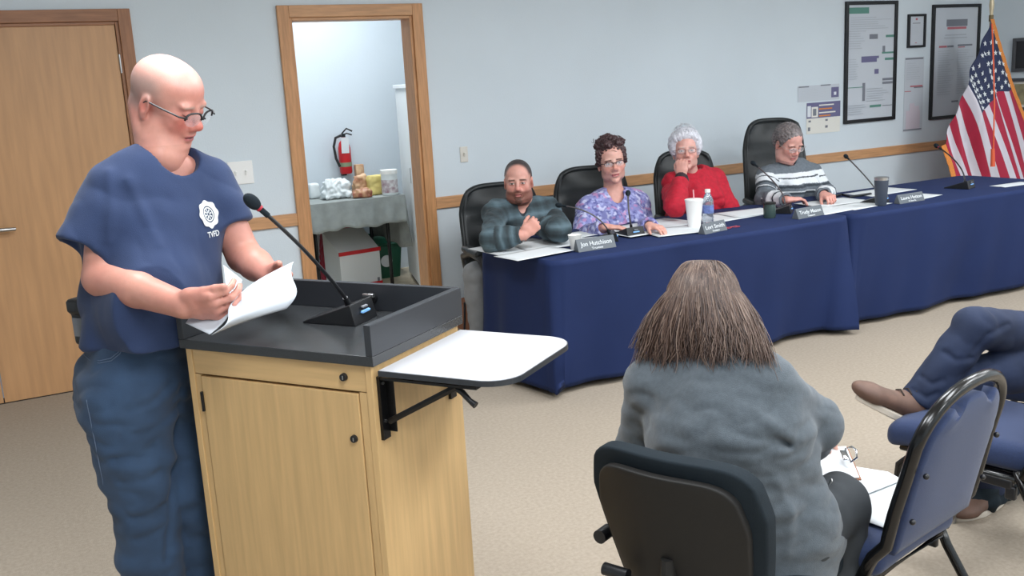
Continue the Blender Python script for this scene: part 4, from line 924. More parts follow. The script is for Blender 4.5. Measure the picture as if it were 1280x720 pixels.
# ================================================================== audience chairs
def banquet_chair(loc, yaw, label):
    e = empty('banquet_chair', label, 'chair', loc, yaw, 'blue banquet chairs in the audience row')
    # local, faces +y, origin on floor below the back line
    W = .42; SZ = .455; BH = .87
    def fr(t):  # arch path, t 0..1 from left seat level to right
        pass
    R = []; hw = W/2-.012
    zs = SZ-.05; ztop = BH-.0
    yb = lambda z: -.02-.20*max(0, z-SZ)-.10*max(0, (z-SZ))**2
    L = [(-hw, .03, zs), (-hw, .0, SZ+.02)]+[(-hw-.004*math.sin(k), yb(z), z) for k, z in enumerate(np.linspace(SZ+.06, BH-.15, 6))]
    A = [(-hw*math.cos(a)**(.9 if math.cos(a) > 0 else 1), 0, 0) for a in ()]
    arc = []
    for a in np.linspace(0, PI, 17):
        z = BH-.15+.15*math.sin(a)**.8; arc.append((-hw*math.copysign(abs(math.cos(a))**.85, math.cos(a)), yb(z), z))
    P = L+arc[1:-1]+[(-p[0], p[1], p[2]) for p in L[::-1]]
    b = MB(); b.tube(P, .015, n=12); b.build('back_frame', 'gloss', e, smooth='all')
    # padded back
    def padpt(u, v, s):
        z = SZ+.03+(BH-.06-SZ)*v; x = (u-.5)*2
        topc = .15
        zz = z
        half = hw-.02
        zt = BH-.15
        if zz > zt: half = (hw-.012)*math.sqrt(max(0.02, 1-((zz-zt)/.145)**2))*.93
        dip = .035*math.exp(-((abs(x)-.72)/.25)**2)*max(0, (v-.8)/.2)
        return (x*half, yb(zz)+s*(.014+.012*(1-x**4)*(1-(2*v-1)**6)), zz-dip)
    b = MB(); nu, nv = 21, 25; b.grid(lambda u, v: padpt(u, v, 1), nu, nv); b.grid(lambda u, v: padpt(u, v, -1), nu, nv); off = nu*nv
    rim = [i*nv for i in range(nu)]+[(nu-1)*nv+j for j in range(1, nv)]+[i*nv+nv-1 for i in range(nu-2, -1, -1)]+[j for j in range(nv-2, 0, -1)]
    for a, c in zip(rim, rim[1:]+rim[:1]): b.f.append((a, c, off+c, off+a)); b.m.append(0)
    b.build('backrest', 'blue', e, smooth='all')
    for x in (-1, 1):
        for z in (SZ+.12, BH-.18): b = MB(); b.ball((x*(hw-.03), yb(z)-.03, z), .007, 6); b.build('back_screw', 'black', e, smooth=True)
    s = SDF(.008); s.rbox(V(0, .22, SZ-.01), (.42, .46, .085), .035); P2, F2 = s.run(); 
    rz = (P2[:, 1]-(-.01))/.46; P2[:, 0] *= (.90+.12*np.clip(rz, 0, 1)); P2[:, 2] += .012*np.cos(P2[:, 0]/.21*1.4)-.02*np.clip((rz-.75)/.25, 0, 1)**2
    iv2 = parent_inv(e); mw = np.array(iv2.inverted()); o = mesh_obj('seat', [(P2@mw[:3, :3].T+mw[:3, 3], F2)], 'blue', e)
    b = MB(); sp = [(x*(.16), y, SZ-.06) for x, y in ((-1, .02), (1, .02), (1.15, .40), (-1.15, .40))]
    b.tube(sp, .010, n=8, closed=True); b.build('seat_frame', 'gloss', e, smooth=True)
    for sx in (-1, 1):
        b = MB(); b.tube([(sx*(hw-.0), .05, SZ-.035), (sx*hw, .02, SZ-.10), (sx*(hw+.01), -.07, .20), (sx*(hw+.015), -.17, .012)], .0125, n=10); rl = b.build('leg', 'gloss', e, smooth='all')
        b = MB(); b.cyl((sx*(hw+.015), -.17, 0), (sx*(hw+.015), -.17, .03), .016); b.build('foot_cap', 'steel', rl, smooth=True)
        b = MB(); b.tube([(sx*(hw-.0), .05, SZ-.06), (sx*hw, .20, SZ-.065), (sx*(hw-.0), .36, SZ-.07), (sx*(hw), .40, SZ-.11), (sx*(hw+.01), .43, .012)], .0125, n=10); fl = b.build('leg', 'gloss', e, smooth='all')
        b = MB(); b.cyl((sx*(hw+.01), .43, 0), (sx*(hw+.01), .43, .03), .016); b.build('foot_cap', 'steel', fl, smooth=True)
        b = MB(); b.box((sx*(hw+.004), .10, SZ-.075), (.02, .09, .03), b=.006); b.box((sx*(hw+.004), .06, SZ-.10), (.018, .03, .04), b=.005); b.build('stacking_bumper', 'black', e, smooth=True)
    return e
BY = math.radians(11)
banquet_chair((1.82, 1.475, 0), BY+.02, 'blue stacking chair with papers on its seat, next to the person in grey cardigan')
banquet_chair((2.62, 1.62, 0), BY, 'blue padded stacking chair behind the first one, empty seat corner showing')
banquet_chair((3.24, 1.80, 0), BY+.15, 'blue padded stacking chair under the person in dark jeans, at the right edge')
# papers on first blue chair seat
def quadpaper(name, pts, th, label, cat, m='paper', sag=.0, nx=12, ny=12, parent=None, curl=None):
    A, B_, C_, D_ = [V(p) for p in pts]; b = MB()
    def f(u, v):
        p = (A*(1-u)+B_*u)*(1-v)+(D_*(1-u)+C_*u)*v; n = nrm(np.cross(B_-A, D_-A)); k = curl(u, v) if curl else sag*4*u*(1-u); return p+n*k
    b.grid(f, nx, ny); o = b.build(name, m, parent, smooth=True, solid=th, offset=0); return tag(o, label, cat)
quadpaper('paper_sheet', [onz(1064, 590, .505), onz(1142, 603, .505), onz(1112, 662, .505), onz(1050, 640, .505)], .002, 'white sheet lying on the seat of the first blue chair', 'paper')
quadpaper('paper_sheet', [onz(1066, 583, .511), onz(1110, 590, .511), onz(1128, 600, .511), onz(1065, 625, .511)], .002, 'second white sheet on the first blue chair, lying over the other', 'paper')
# task chair of the grey cardigan person
cy = math.atan2(.41, .91)-PI/2
tc = empty('office_chair', 'black fabric office chair with a plastic back shell under the person in the grey cardigan', 'chair', (1.452, 1.652, 0), cy)
BHT = .815
def tb_(u, v, y0, y1, s, grow=0):
    x = (u-.5)*2; z = .40+(BHT-.40+grow)*v; w_ = (.192+grow)*(1-.22*(1-v)**1.5)*(1-.10*max(0, v-.8)/.2*abs(x)**3)
    rr = 1-max(0, abs(x)-.0)**6*.0
    zt = z-.045*abs(x)**5*v+.03*abs(x)**5*(1-v)
    bow = .045*x*x
    return (x*w_, -.345-.10*(v-.3)+bow+(y0 if s < 0 else y1+.02*(1-x**4)*(1-(2*v-1)**4)), zt)
def slab(y0, y1, grow, name, m):
    b = MB(); nu, nv = 25, 25; b.grid(lambda u, v: tb_(u, v, y0, y1, 1, grow), nu, nv); b.grid(lambda u, v: tb_(u, v, y0, y1, -1, grow), nu, nv); off = nu*nv
    rim = [i*nv for i in range(nu)]+[(nu-1)*nv+j for j in range(1, nv)]+[i*nv+nv-1 for i in range(nu-2, -1, -1)]+[j for j in range(nv-2, 0, -1)]
    for a, c in zip(rim, rim[1:]+rim[:1]): b.f.append((a, c, off+c, off+a)); b.m.append(0)
    return b.build(name, m, tc, smooth='all', bevel=.012, seg=3)
slab(0, .045, .012, 'back_cushion', 'chairfab'); slab(-.022, 0, -.018, 'back_shell', 'chairshell')
s = SDF(.01); s.rbox(V(0, -.03, .45), (.42, .42, .09), .04); P2, F2 = s.run(); mw = np.array(parent_inv(tc).inverted()); mesh_obj('seat', [(P2@mw[:3, :3].T+mw[:3, 3], F2)], 'chairfab', tc)
b = MB(); b.tube([(0, -.1, .38), (0, -.30, .37), (0, -.385, .42), (0, -.378, .60)], [.02, .022, .022, .015], n=10, flat=1.6); b.build('back_bracket', 'chairshell', tc, smooth=True)
b = MB(); b.cyl((-.10, -.378, .53), (-.16, -.378, .53), .014); b.build('adjuster_knob', 'black', tc, smooth=True); b = MB(); b.cyl((-.215, -.31, .56), (-.215, -.27, .56), .016); b.build('adjuster_knob', 'black', tc, smooth=True)
b = MB(); b.cyl((0, 0, .1), (0, 0, .40), .028, .022); b.build('gas_lift', 'black', tc, smooth=True)
for k in range(5):
    a = 2*PI*k/5+.2; c, s_ = math.cos(a), math.sin(a); b = MB(); b.tube([(0, 0, .11), (.15*c, .15*s_, .10), (.28*c, .28*s_, .075)], [.028, .022, .015], n=8); leg = b.build('leg', 'black', tc, smooth=True)
    b = MB(); b.cyl((.29*c-.02*s_, .29*s_+.02*c, .028), (.29*c+.02*s_, .29*s_-.02*c, .028), .028, n=16); b.build('caster', 'black', leg, smooth=True)
# clipboard
e = empty('clipboard', 'clipboard with white paper and chrome clip on the lap of the cardigan wearer', 'clipboard', tuple(at(1030, 590, 2.36)))
A, B_, C_, D_ = at(972, 562, 2.50), at(1058, 560, 2.56), at(1075, 600, 2.40), at(992, 604, 2.34)
def bq(name, m, dz, k, par):
    n = nrm(np.cross(B_-A, D_-A)); n = n if n[2] > 0 else -n; c = (A+B_+C_+D_)/4; b = MB(); b.prism([c+(p-c)*k for p in (A, B_, C_, D_)], n*dz, n*(dz+.003)); return b.build(name, m, par, world=True)
bq('board', 'brownbox', 0, 1.03, e); bq('paper', 'paper', .0035, .97, e)
n = nrm(np.cross(B_-A, D_-A)); n = n if n[2] > 0 else -n; cc = at(1063, 574, 2.47)+n*.012
ex, ey = nrm(C_-B_), nrm(nrm(B_-A)*1.0)
b = MB(); b.tube([cc+ex*x+ey*y+n*z for x, y, z in ((-.035, -.01, 0), (-.03, .006, .008), (0, .010, .014), (.03, .006, .008), (.035, -.01, 0), (0, -.016, 0))], .0028, n=8, closed=True); b.box(cc-ey*.02, (.05, .02, .004), R=np.array([ex, ey, n]).T, b=.001); b.build('clip', 'chrome', e, smooth=True, world=True)
# made-up dark bag standing in for a brown shoe in shade
e = empty('bag', 'made-up black bag in place of a shaded shoe, on the floor under the right-hand blue chairs', 'bag', (3.02, 2.16, 0), .2)
s = SDF(.008); s.rbox(V(0, 0, .06), (.34, .22, .12), .05); s.ell((-.1, 0, .05), (.13, .1, .06)); P2, F2 = s.run(); P2 = folds(P2, F2, .012, 14, seed=5); P2[:, 2] = np.maximum(P2[:, 2], .002); mw = np.array(parent_inv(e).inverted()); mesh_obj('standin_bag_body', [(P2@mw[:3, :3].T+mw[:3, 3], F2)], 'chairfab', e)
b = MB(); b.tube([(-.12, 0, .11), (-.05, .02, .17), (.05, .02, .17), (.12, 0, .11)], .01, n=8); b.build('standin_strap', 'black', e, smooth=True); b = MB(); b.box((-.08, -.02, .135), (.05, .02, .008), b=.002); b.build('standin_buckle', 'steel', e)
# ================================================================== people
SKIN = V(208, 160, 144)
def frame_from(fwd, up=(0, 0, 1)):
    """columns: x = person's right, y = forward, z = up"""
    y = nrm(fwd); x = nrm(np.cross(y, up)); return np.array([x, y, np.cross(x, y)]).T
def head_sdf(s, o, R, k=1.0, g=None):
    g = g or {}
    T = lambda *p: V(o)+R@(V(*p)*k)
    fw = g.get('w', 1.0); jw = g.get('jaw', 1.0); fat = g.get('fat', 0.0)
    E = lambda c, r, kk=.02, op='u', R2=None: s.ell(T(*c), V(*r)*k, R if R2 is None else R@R2, kk*k, op)
    E((0, -.014, .034), (.075*fw, .094, .083)); E((0, .028, .042), (.063*fw, .062, .058), .03)
    E((0, .028, -.025), (.063*fw, .062, .075), .03); E((0, .036, -.072), (.050*jw, .052, .042), .03)
    E((0, .076, -.104), (.022*jw, .017, .016), .02)
    for q in (-1, 1):
        E((q*.040*fw, .062, -.028), (.024, .022, .024+fat*.01), .025); E((q*.050*jw, .015, -.072), (.018, .03, .03), .03)
        E((q*.034, .083, .021), (.02, .011, .008), .016)
        E((q*.031, .108, .001), (.018, .017, .011), .012, 's'); E((q*.031, .083, .0), (.0145, .0125, .0115), .005)
        E((q*.0115, .101, -.0365), (.0085, .011, .0075), .006)
        E((q*(.076*fw), -.010, -.012), (.009, .019, .031), .010, R2=Rz(-q*.35)@Rx(-.15)); E((q*(.086*fw), -.004, -.008), (.006, .009, .016), .006, 's')
        E((q*.078*fw, -.006, -.036), (.006, .009, .012), .006)
        if fat: E((q*.045, .035, -.088), (.024, .03, .022+.012*fat), .03)
    s.cap(T(0, .090, .014), T(0, .112, -.026), .0065*k, .0105*k, .014*k); s.ell(T(0, .112, -.030), V(.0115, .0115, .010)*k, R, .008*k)
    E((0, .086, -.052), (.026, .014, .018), .02); E((0, .0945, -.062), (.0225, .0085, .005), .006); E((0, .0925, -.074), (.019, .009, .006), .006)
    E((0, .104, -.0678), (.022, .008, .0016), .004, 's')
    if fat: E((0, .03, -.108), (.045, .045, .03*fat), .04)
def head_color(o, R, k=1.0, base=SKIN, fn=None, eyes='open', lip=(190, 110, 108), brow=(90, 70, 60), red=.5, iris=(60, 50, 45)):
    base = V(base)
    def f(P):
        q = ((P-V(o))@R)/k; x, y, z = q.T; ax = np.abs(x); c = np.tile(base, (len(P), 1)).astype(float)
        nz = fnoise(q, 40)*.5
        front = smst(y, .02, .06)
        redm = front*red*(gau((ax-.042)**2+(z+.03)**2, .026)+gau(x**2+(z+.028)**2, .018)*1.1+.35*gau((z+.1)**2+x**2, .03)+.25*smst(z, .02, .06))+red*.9*gau((ax-.078)**2+(z+.012)**2+(y+.01)**2, .03)
        c = mixc(c, redm*.75, base*V(.97, .74, .72)); c *= (1+.05*nz)[:, None]
        c = mixc(c, front*(1-smst(np.abs(z+.0675)-.0, .006, .0095))*(1-smst(ax, .019, .024))*(y > .08), lip)
        c = mixc(c, (np.abs(z+.0678) < .0016)*(ax < .021)*(y > .08)*.8, (110, 50, 50))
        eb = (1-smst(np.abs(z-.0205+.06*np.maximum(ax-.032, 0)-.05*np.minimum(ax-.02, 0)), .0022, .0055))*smst(ax, .011, .016)*(1-smst(ax, .046, .052))*(y > .05); c = mixc(c, eb*.8, brow)
        ex = ax-.031
        if eyes == 'open':
            e_ = (ex/.0135)**2+((z-.0)/.0050)**2; em = (1-smst(e_, .8, 1.1))*(y > .07); c = mixc(c, em, (214, 206, 204))
            c = mixc(c, (1-smst(ex**2+(z-.001)**2, .0048**2, .0062**2))*(y > .07)*(e_ < 1.15), iris)
            lash = (1-smst(np.abs(z-.0048+(ex/.0135)**2*.004), .0008, .0022))*(np.abs(ex) < .0145)*(y > .065); c = mixc(c, lash*.85, (60, 42, 40))
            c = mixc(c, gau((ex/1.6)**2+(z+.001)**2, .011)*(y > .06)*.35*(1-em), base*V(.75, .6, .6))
        else:
            lash = (1-smst(np.abs(z+.004-(ex/.014)**2*.003), .001, .0026))*(np.abs(ex) < .015)*(y > .065); c = mixc(c, lash*.8, (80, 52, 48))
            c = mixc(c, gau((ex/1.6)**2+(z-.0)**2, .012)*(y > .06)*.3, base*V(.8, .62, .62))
        if fn is not None: c = fn(q, c)
        return c
    return f
def hand_sdf(s, w, d, n, th, k=1.0, curl=(.5, .5, .5, .5), thumb=(.6, .5), spread=.0, tdir=None):
    """w wrist, d to fingers, n palm normal (out of the palm), th thumb side"""
    w = V(w); d = nrm(d); n = nrm(V(n)-np.dot(n, d)*d); t = np.cross(n, d); t = t if np.dot(t, th) > 0 else -t
    tips = []
    s.ecap(w-d*.01*k, w+d*.035*k, t, .026*k, .018*k, .034*k, .015*k, k=.015)
    s.ecap(w+d*.035*k, w+d*.082*k, t, .036*k, .0145*k, .039*k, .0125*k, k=.015)
    s.ell(w+d*.03*k+t*.024*k+n*.008*k, V(.018, .03, .014)*k, np.array([t, d, np.cross(t, d)]).T, .015)
    Ls = (.070, .078, .073, .058); off = (.029, .0095, -.0105, -.029); rr = (.0092, .0096, .009, .008); st_ = (.088, .092, .089, .081)
    for i in range(4):
        c = curl[i]; p = w+d*st_[i]*k+t*off[i]*k; s.cap(w+d*.055*k+t*off[i]*.8*k, p, .0095*k, rr[i]*1.08*k, .008)
        a = 0; segs = (.46, .30, .24); r0 = rr[i]
        for j in range(3):
            a += c*(1.0, 1.15, .75)[j]; dd = nrm(d*math.cos(a)+n*math.sin(a)+t*spread*(1.5-i)*.5); e = p+dd*Ls[i]*segs[j]*k; s.cap(p, e, r0*k, r0*.9*k, .0028); r0 *= .9; p = e
        tips.append(p)
    p = w+d*.022*k+t*.026*k+n*.004*k; a0, a1 = thumb
    dd = nrm(d*.75+t*.75*(1-a0*.5)+n*a0) if tdir is None else nrm(tdir)
    e = p+dd*.044*k; s.cap(p, e, .0135*k, .0108*k, .01); d2 = nrm(dd+n*a1*.6+d*.3-t*a1*.35); e2 = e+d2*.031*k; s.cap(e, e2, .0105*k, .0098*k, .004); d3 = nrm(d2+n*a1*.3-t*a1*.2); s.cap(e2, e2+d3*.022*k, .0098*k, .0082*k, .004); tips.append(e2+d3*.022*k)
    return tips
def torso_sdf(s, J, g, inf=0.0, k=.05):
    """J: pel, chest, neck, sl, sr (world); g: widths"""
    side = nrm(J['sl']-J['sr']); pel, neck = J['pel'], J['neck']; ch = J['chest']; wa = pel*.5+ch*.5+V(J.get('bow', (0, 0, 0)))
    W, Dp = g.get('w', 1.), g.get('d', 1.)
    s.ecap(pel, wa, side, .165*W*g.get('hip', 1)+inf, .115*Dp+inf, .15*W*g.get('waist', 1)+inf, .115*Dp*g.get('belly', 1)+inf, k=k)
    s.ecap(wa, ch, side, .15*W*g.get('waist', 1)+inf, .115*Dp*g.get('belly', 1)+inf, .165*W+inf, .115*Dp+inf, k=k)
    up = nrm(neck-ch)
    s.ecap(ch, ch+up*.09, side, .165*W+inf, .115*Dp+inf, .15*W+inf, .085*Dp+inf, k=k)
    for q in ('sl', 'sr'): s.cap(J[q]*.9+neck*.1, neck*.75+J[q]*.25-up*.02, .058*g.get('sh', 1)+inf, .052*g.get('sh', 1)+inf, k=.045)
    if 'fwd' in J:
        f = nrm(J['fwd']); L = nrm(side)
        if g.get('gut'): s.ell(pel+nrm(ch-pel)*g.get('gutz', .14)+f*.05, V(.165*W, .15*Dp*g['gut'], .15)+inf, np.array([side, f, np.cross(side, f)]).T, .06)
        if g.get('bust'):
            for q in (-1, 1): s.ell(ch+f*(.075*Dp)+side*q*.07*W-up*.02, V(.07, .065, .07)*g['bust']+inf, np.array([side, f, np.cross(side, f)]).T, .05)
def arm_sdf(s, sh, el, wr, g=1.0, inf=0.0, k=.012, end=1.0, r=(.054, .042, .038, .027)):
    s.cap(sh, el, r[0]*g+inf, r[1]*g+inf, k); e = V(el)+(V(wr)-V(el))*end; s.cap(el, V(el)+(e-V(el))*.45, r[1]*g+inf, r[2]*g+inf, k); s.cap(V(el)+(e-V(el))*.4, e, r[2]*g+inf, (r[2]+(r[3]-r[2])*end)*g+inf, k*.6)
def leg_sdf(s, hip, kn, an, g=1.0, inf=0.0, k=.022, r=(.085, .06, .056, .042)):
    s.cap(hip, kn, r[0]*g+inf, r[1]*g+inf, k); m = V(kn)*.65+V(an)*.35; s.cap(kn, m, r[1]*g*.95+inf, r[2]*g+inf, k*.6); s.cap(m, an, r[2]*g+inf, r[3]*g+inf, k*.6)
def shoe(parent, an, toe_dir, L=.29, m='suede', up=(0, 0, 1), name='shoe', sole='sole', hs=1.0):
    """an = ankle point; sole lies .085 below along up"""
    up = nrm(up); f = nrm(V(toe_dir)-np.dot(toe_dir, up)*up); x = np.cross(f, up); R = np.array([x, f, up]).T; o = V(an)-up*.085-f*.045
    s = SDF(.005); T = lambda *p: o+R@V(p[0]*(.5+.5*hs), p[1], p[2]*hs)
    s.ecap(T(0, .0, .05), T(0, .07, .052), x, .04, .042, .042, .04, k=.03); s.ecap(T(0, .07, .045), T(0, L-.10, .034), x, .045, .035, .05, .026, k=.03); s.ell(T(0, L-.075, .032), (.048, .05, .028), R, .03)
    s.cap(T(0, .01, .06), T(0, .02, .125), .042, .043, .025); s.cap(T(0, .025, .10), T(0, .028, .16), .034, .034, .01, 's'); s.cut(T(0, .02, .128), up)
    s._add(lambda X: (X-T(0, 0, .012))@up, T(0, .1, 0)-.3, T(0, .1, 0)+.3, .004, 's')
    ob = mesh_obj(name, [s.run(lo=o-.2, hi=o+.35)] if False else [s.run()], m, parent)
    b = MB(); pts = []
    for i in range(28):
        a = 2*PI*i/28; yy = math.cos(a); w_ = .047 if yy > 0 else .042; pts.append(T(w_*math.sin(a)*(1-.12*abs(yy)), .10+yy*(L/2-.0)-.003, 0))
    b.prism(pts, up*0, up*.022); b.build('sole', sole, ob, world=True, bevel=.004)
    b = MB()
    for i in range(5):
        y = .075+.022*i; z = .097-.011*i-(.006 if i > 2 else 0); b.tube([T(-.022, y, z-.008), T(0, y+.004, z), T(.022, y, z-.008)], .0028, n=6)
    b.tube([T(-.005, .07, .102), T(-.03, .065, .108), T(-.022, .09, .09)], .0022, n=6); b.build('lace', 'sole' if m != 'suede' else 'gap', ob, smooth=True, world=True)
    return ob
def glasses(parent, o, R, k=1.0, w=.026, h=.017, m='black', r=.0016, half=False, dz=0, tilt=0, lens='glass', dy=0):
    T = lambda *p: V(o)+R@(V(p[0], p[1]+dy, p[2]+dz+tilt*(p[1]-.1))*k)
    b = MB(); g = None
    for q in (-1, 1):
        P = []
        for i in range(26):
            a = 2*PI*i/26; cx, cz = math.cos(a), math.sin(a); P.append(T(q*.033+w*math.copysign(abs(cx)**.75, cx), .112-.012*abs(q*.033+w*cx)/.06, -.002+h*math.copysign(abs(cz)**.75, cz)))
        if half: b.tube(P[:14] if half == 'top' else P, r*(.8 if half != 'top' else 1), n=6, closed=half != 'top')
        else: b.tube(P, r, n=6, closed=True)
        b.tube([T(q*(.033+w), .106, .006), T(q*.078, .09, .006), T(q*.083, .03, .004), T(q*.083, -.01, .003), T(q*.081, -.025, -.014)], r, n=6)
    b.tube([T(-.033+w-.001, .113, .004), T(0, .119, .006), T(.033-w+.001, .113, .004)], r, n=6)
    g = b.build('glasses', m, parent, smooth=True, world=True)
    for q in (-1, 1):
        b = MB(); pts = [T(q*.033+w*.97*math.cos(2*PI*i/20), .1105-.012*abs(q*.033+w*math.cos(2*PI*i/20))/.06, -.002+h*.97*math.sin(2*PI*i/20)) for i in range(20)]
        n = R@V(0, 1, 0); b.prism(pts, n*0, n*.0012); b.build('lens', lens, g, world=True)
    return g
M['lens'] = mat('glasses_lens', (250, 250, 255), .03, alpha=.12, spec=.8)
def strands(fn, n, r=.0022, seg=12, sides=4, colors=None, seed=0):
    """fn(i, rnd) -> (list of points, (r,g,b)) ; one mesh with vertex colours, returned as (P,F,C)"""
    rnd = random.Random(seed); vs, fs, cs = [], [], []
    for i in range(n):
        out = fn(i, rnd)
        if out is None: continue
        P, c = out; P = [V(p) for p in P]; m = len(P); x = None; base = len(vs)
        for j in range(m):
            d = nrm(P[min(j+1, m-1)]-P[max(j-1, 0)]); x = basis(d)[0] if x is None else nrm(x-np.dot(x, d)*d); y = np.cross(d, x); rr = r*(1 if 0 < j else .5)*(1-.75*(j/(m-1))**3)
            for q in range(sides): a = 2*PI*q/sides; vs.append(P[j]+rr*(math.cos(a)*x*1.6+math.sin(a)*y)); cs.append(c)
        for j in range(m-1):
            for q in range(sides): fs.append((base+j*sides+q, base+j*sides+(q+1) % sides, base+(j+1)*sides+(q+1) % sides, base+(j+1)*sides+q))
    return np.array(vs), np.array(fs), np.array(cs, float)
def hair_obj(parent, base, st, color, name='hair'):
    """base: (P,F) mass or None, st: strands triple"""
    parts, cols = [], []
    if base is not None: parts.append(base); cols.append(color(base[0]))
    if st is not None: parts.append(st[:2]); cols.append(st[2])
    C_ = np.concatenate(cols); return mesh_obj(name, parts, 'hair', parent, color=lambda P: C_, smooth_it=0)
def lenstest(a, b): return np.linalg.norm(V(a)-V(b))

# ------------------------------------------------------------------ standing speaker
fwdA = nrm(V(.66, -.75, 0)); rgt = V(fwdA[1], -fwdA[0], 0)
A_ = lambda x, y, t: at(x, y, t+.07)
pel = A_(184, 455, 2.52); neck = A_(203, 181, 2.46); chest = A_(192, 285, 2.48)
J = dict(pel=pel, chest=chest, neck=neck, sr=A_(140, 240, 2.41), sl=A_(262, 232, 2.57), fwd=fwdA)
elR, wrR = A_(128, 347, 2.36), A_(230, 382, 2.22)
elL, wrL = A_(305, 320, 2.60), A_(340, 346, 2.46)
sp = empty('person', 'standing bald person in a navy t-shirt and jeans reading a paper at the lectern', 'person', (pel[0], pel[1], 0))
hc = A_(208, 125, 2.46); hf = nrm(V(.70, -.66, -.48)); RH = frame_from(hf, (-.06, -.03, 1))
s = SDF(.0024); HK = .955; head_sdf(s, hc, RH, HK, dict(fat=.45, jaw=1.12, w=1.03))
s.ecap(hc+RH@V(0, -.045, -.035), neck-V(0, 0, .03)-fwdA*.008, rgt, .052, .052, .062, .058, k=.022)
hd1 = s.run()
s = SDF(.0032); arm_sdf(s, J['sr'], elR, wrR, 1.0, r=(.056, .047, .045, .031)); arm_sdf(s, J['sl'], elL, wrL, .98, r=(.056, .047, .045, .031))
dR = nrm(A_(290, 384, 2.17)-wrR); hand_sdf(s, wrR, dR, V(-.25, .9, .2), V(0, 0, 1), 1.05, curl=(.62, .66, .7, .72), thumb=(.2, .1), tdir=A_(286, 366, 2.17)-wrR)
hand_sdf(s, wrL, nrm(A_(364, 356, 2.38)-wrL), V(-.75, -.45, .1), V(-.2, 0, 1), .95, curl=(.28, .3, .35, .4), thumb=(.3, .2), tdir=A_(352, 330, 2.36)-A_(346, 340, 2.44))
hands = s.run()
s = SDF(.012); torso_sdf(s, J, dict(w=.9, d=.85), inf=-.015); hipR, hipL = pel+rgt*.09-V(0, 0, .04), pel-rgt*.09-V(0, 0, .04)
knR, knL = A_(178, 612, 2.50), A_(238, 600, 2.60); anR = V(knR[0]-.0, knR[1]+.05, .09); anL = V(knL[0]+.02, knL[1]+.06, .09)
leg_sdf(s, hipR, knR, anR); leg_sdf(s, hipL, knL, anL); trunk = s.run()
def sc(q, c):
    x, y, z = q.T
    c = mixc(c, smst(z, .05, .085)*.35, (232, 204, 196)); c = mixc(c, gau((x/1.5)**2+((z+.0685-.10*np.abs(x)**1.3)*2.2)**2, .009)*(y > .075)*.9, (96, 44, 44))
    side = smst(-y+.35*np.abs(x), -.02, .04)*smst(z, -.055, -.02)*(1-smst(z, .045, .085))*(1-gau((np.abs(x)-.08)**2+(y+.01)**2+(z+.015)**2, .028)); return mixc(c, side*.55, (150, 138, 134))
nh = len(hd1[0])
hcol = head_color(hc, RH, HK, base=(210, 148, 133), fn=sc, eyes='down', red=1.0, brow=(190, 160, 148))
def spcol(P):
    c = np.tile(V(202, 142, 126), (len(P), 1)).astype(float); m = P[:, 2] > neck[2]+.0; m &= np.linalg.norm(P-hc, axis=1) < .19; c[m] = hcol(P[m])
    n = fnoise(P, 9)[:, None]; c = c*(1+.06*n*V(.3, 1, 1))
    dd = np.minimum(np.linalg.norm(P-(wrR+dR*.08), axis=1), np.linalg.norm(P-wrL, axis=1)); return mixc(c, gau(dd**2, .07)*.35, (206, 138, 126))
mesh_obj('body', [hd1, hands, trunk], 'skin', sp, spcol)
glasses(sp, hc, RH, HK, w=.029, h=.020, m='black', r=.0026, half='top', dz=-.004, lens='lens', tilt=-.05, dy=.006)
# t-shirt
s = SDF(.0055); torso_sdf(s, J, dict(w=1.0, d=1.0, gut=.92, gutz=.17, belly=1.1, sh=1.0), inf=.008, k=.06)
hemR, hemL = A_(106, 312, 2.37), A_(284, 284, 2.58)
for a, e2, r0, r1 in ((J['sr'], hemR, .056, .082), (J['sl'], hemL, .058, .074)):
    q_ = SDF(); d_ = nrm(e2-a); m_ = a*.55+e2*.45; q_.cap(a, m_, r0, r0+.012, .02); q_.cap(m_, e2+d_*.06, r0+.012, r1, .02); q_.cut(e2, d_+V(0, 0, -.02), .004); q_.cap(e2-d_*.02, e2+d_*.03, r1-.026, r1-.014, .006, 's'); s.group(q_, .035)
s.cut(A_(178, 428, 2.45), V(0, 0, -1), .01)
s.ecap(neck+V(0, 0, -.03)+fwdA*.03, neck+V(0, 0, .12)-fwdA*.01, rgt, .064, .064, .084, .09, k=.008, op='s')
P, Fc = s.run(); P = smoothmesh(P, Fc, 1)
N = vnormals(P, Fc); low = smst(-P[:, 2], -1.30, -.98)
fz = fnoise(P@np.array([[1, 0, 0], [0, 1, 0], [.5, .3, .45]]), 7, seed=3); P = P+N*((np.abs(fz)*2-.5)*(.004+.005*low))[:, None]
fz = fnoise(P, 16, (1, 1, .5), seed=13); P = P+N*(fz*.002)[:, None]
P = crease(P, Fc, [[(122, 196), (132, 225), (143, 262), (150, 300), (152, 328)], [(150, 215), (166, 255), (186, 300), (200, 340)], [.7, (172, 240), (196, 285), (214, 330), (222, 358)], [.8, (90, 238), (84, 270), (80, 300)], [.7, (112, 240), (112, 275), (108, 306)], [.8, (232, 215), (238, 250), (236, 300)], [.8, (286, 240), (280, 275), (276, 305)], [.8, (160, 385), (190, 400), (222, 396)], [.7, (130, 395), (165, 415), (205, 420)], [-.6, (160, 225), (178, 262), (198, 305)], [-.6, (136, 215), (140, 255), (136, 300)]], ray, .008, .009)
ts = mesh_obj('t_shirt', [(P, Fc)], 'tee', sp, smooth_it=1)
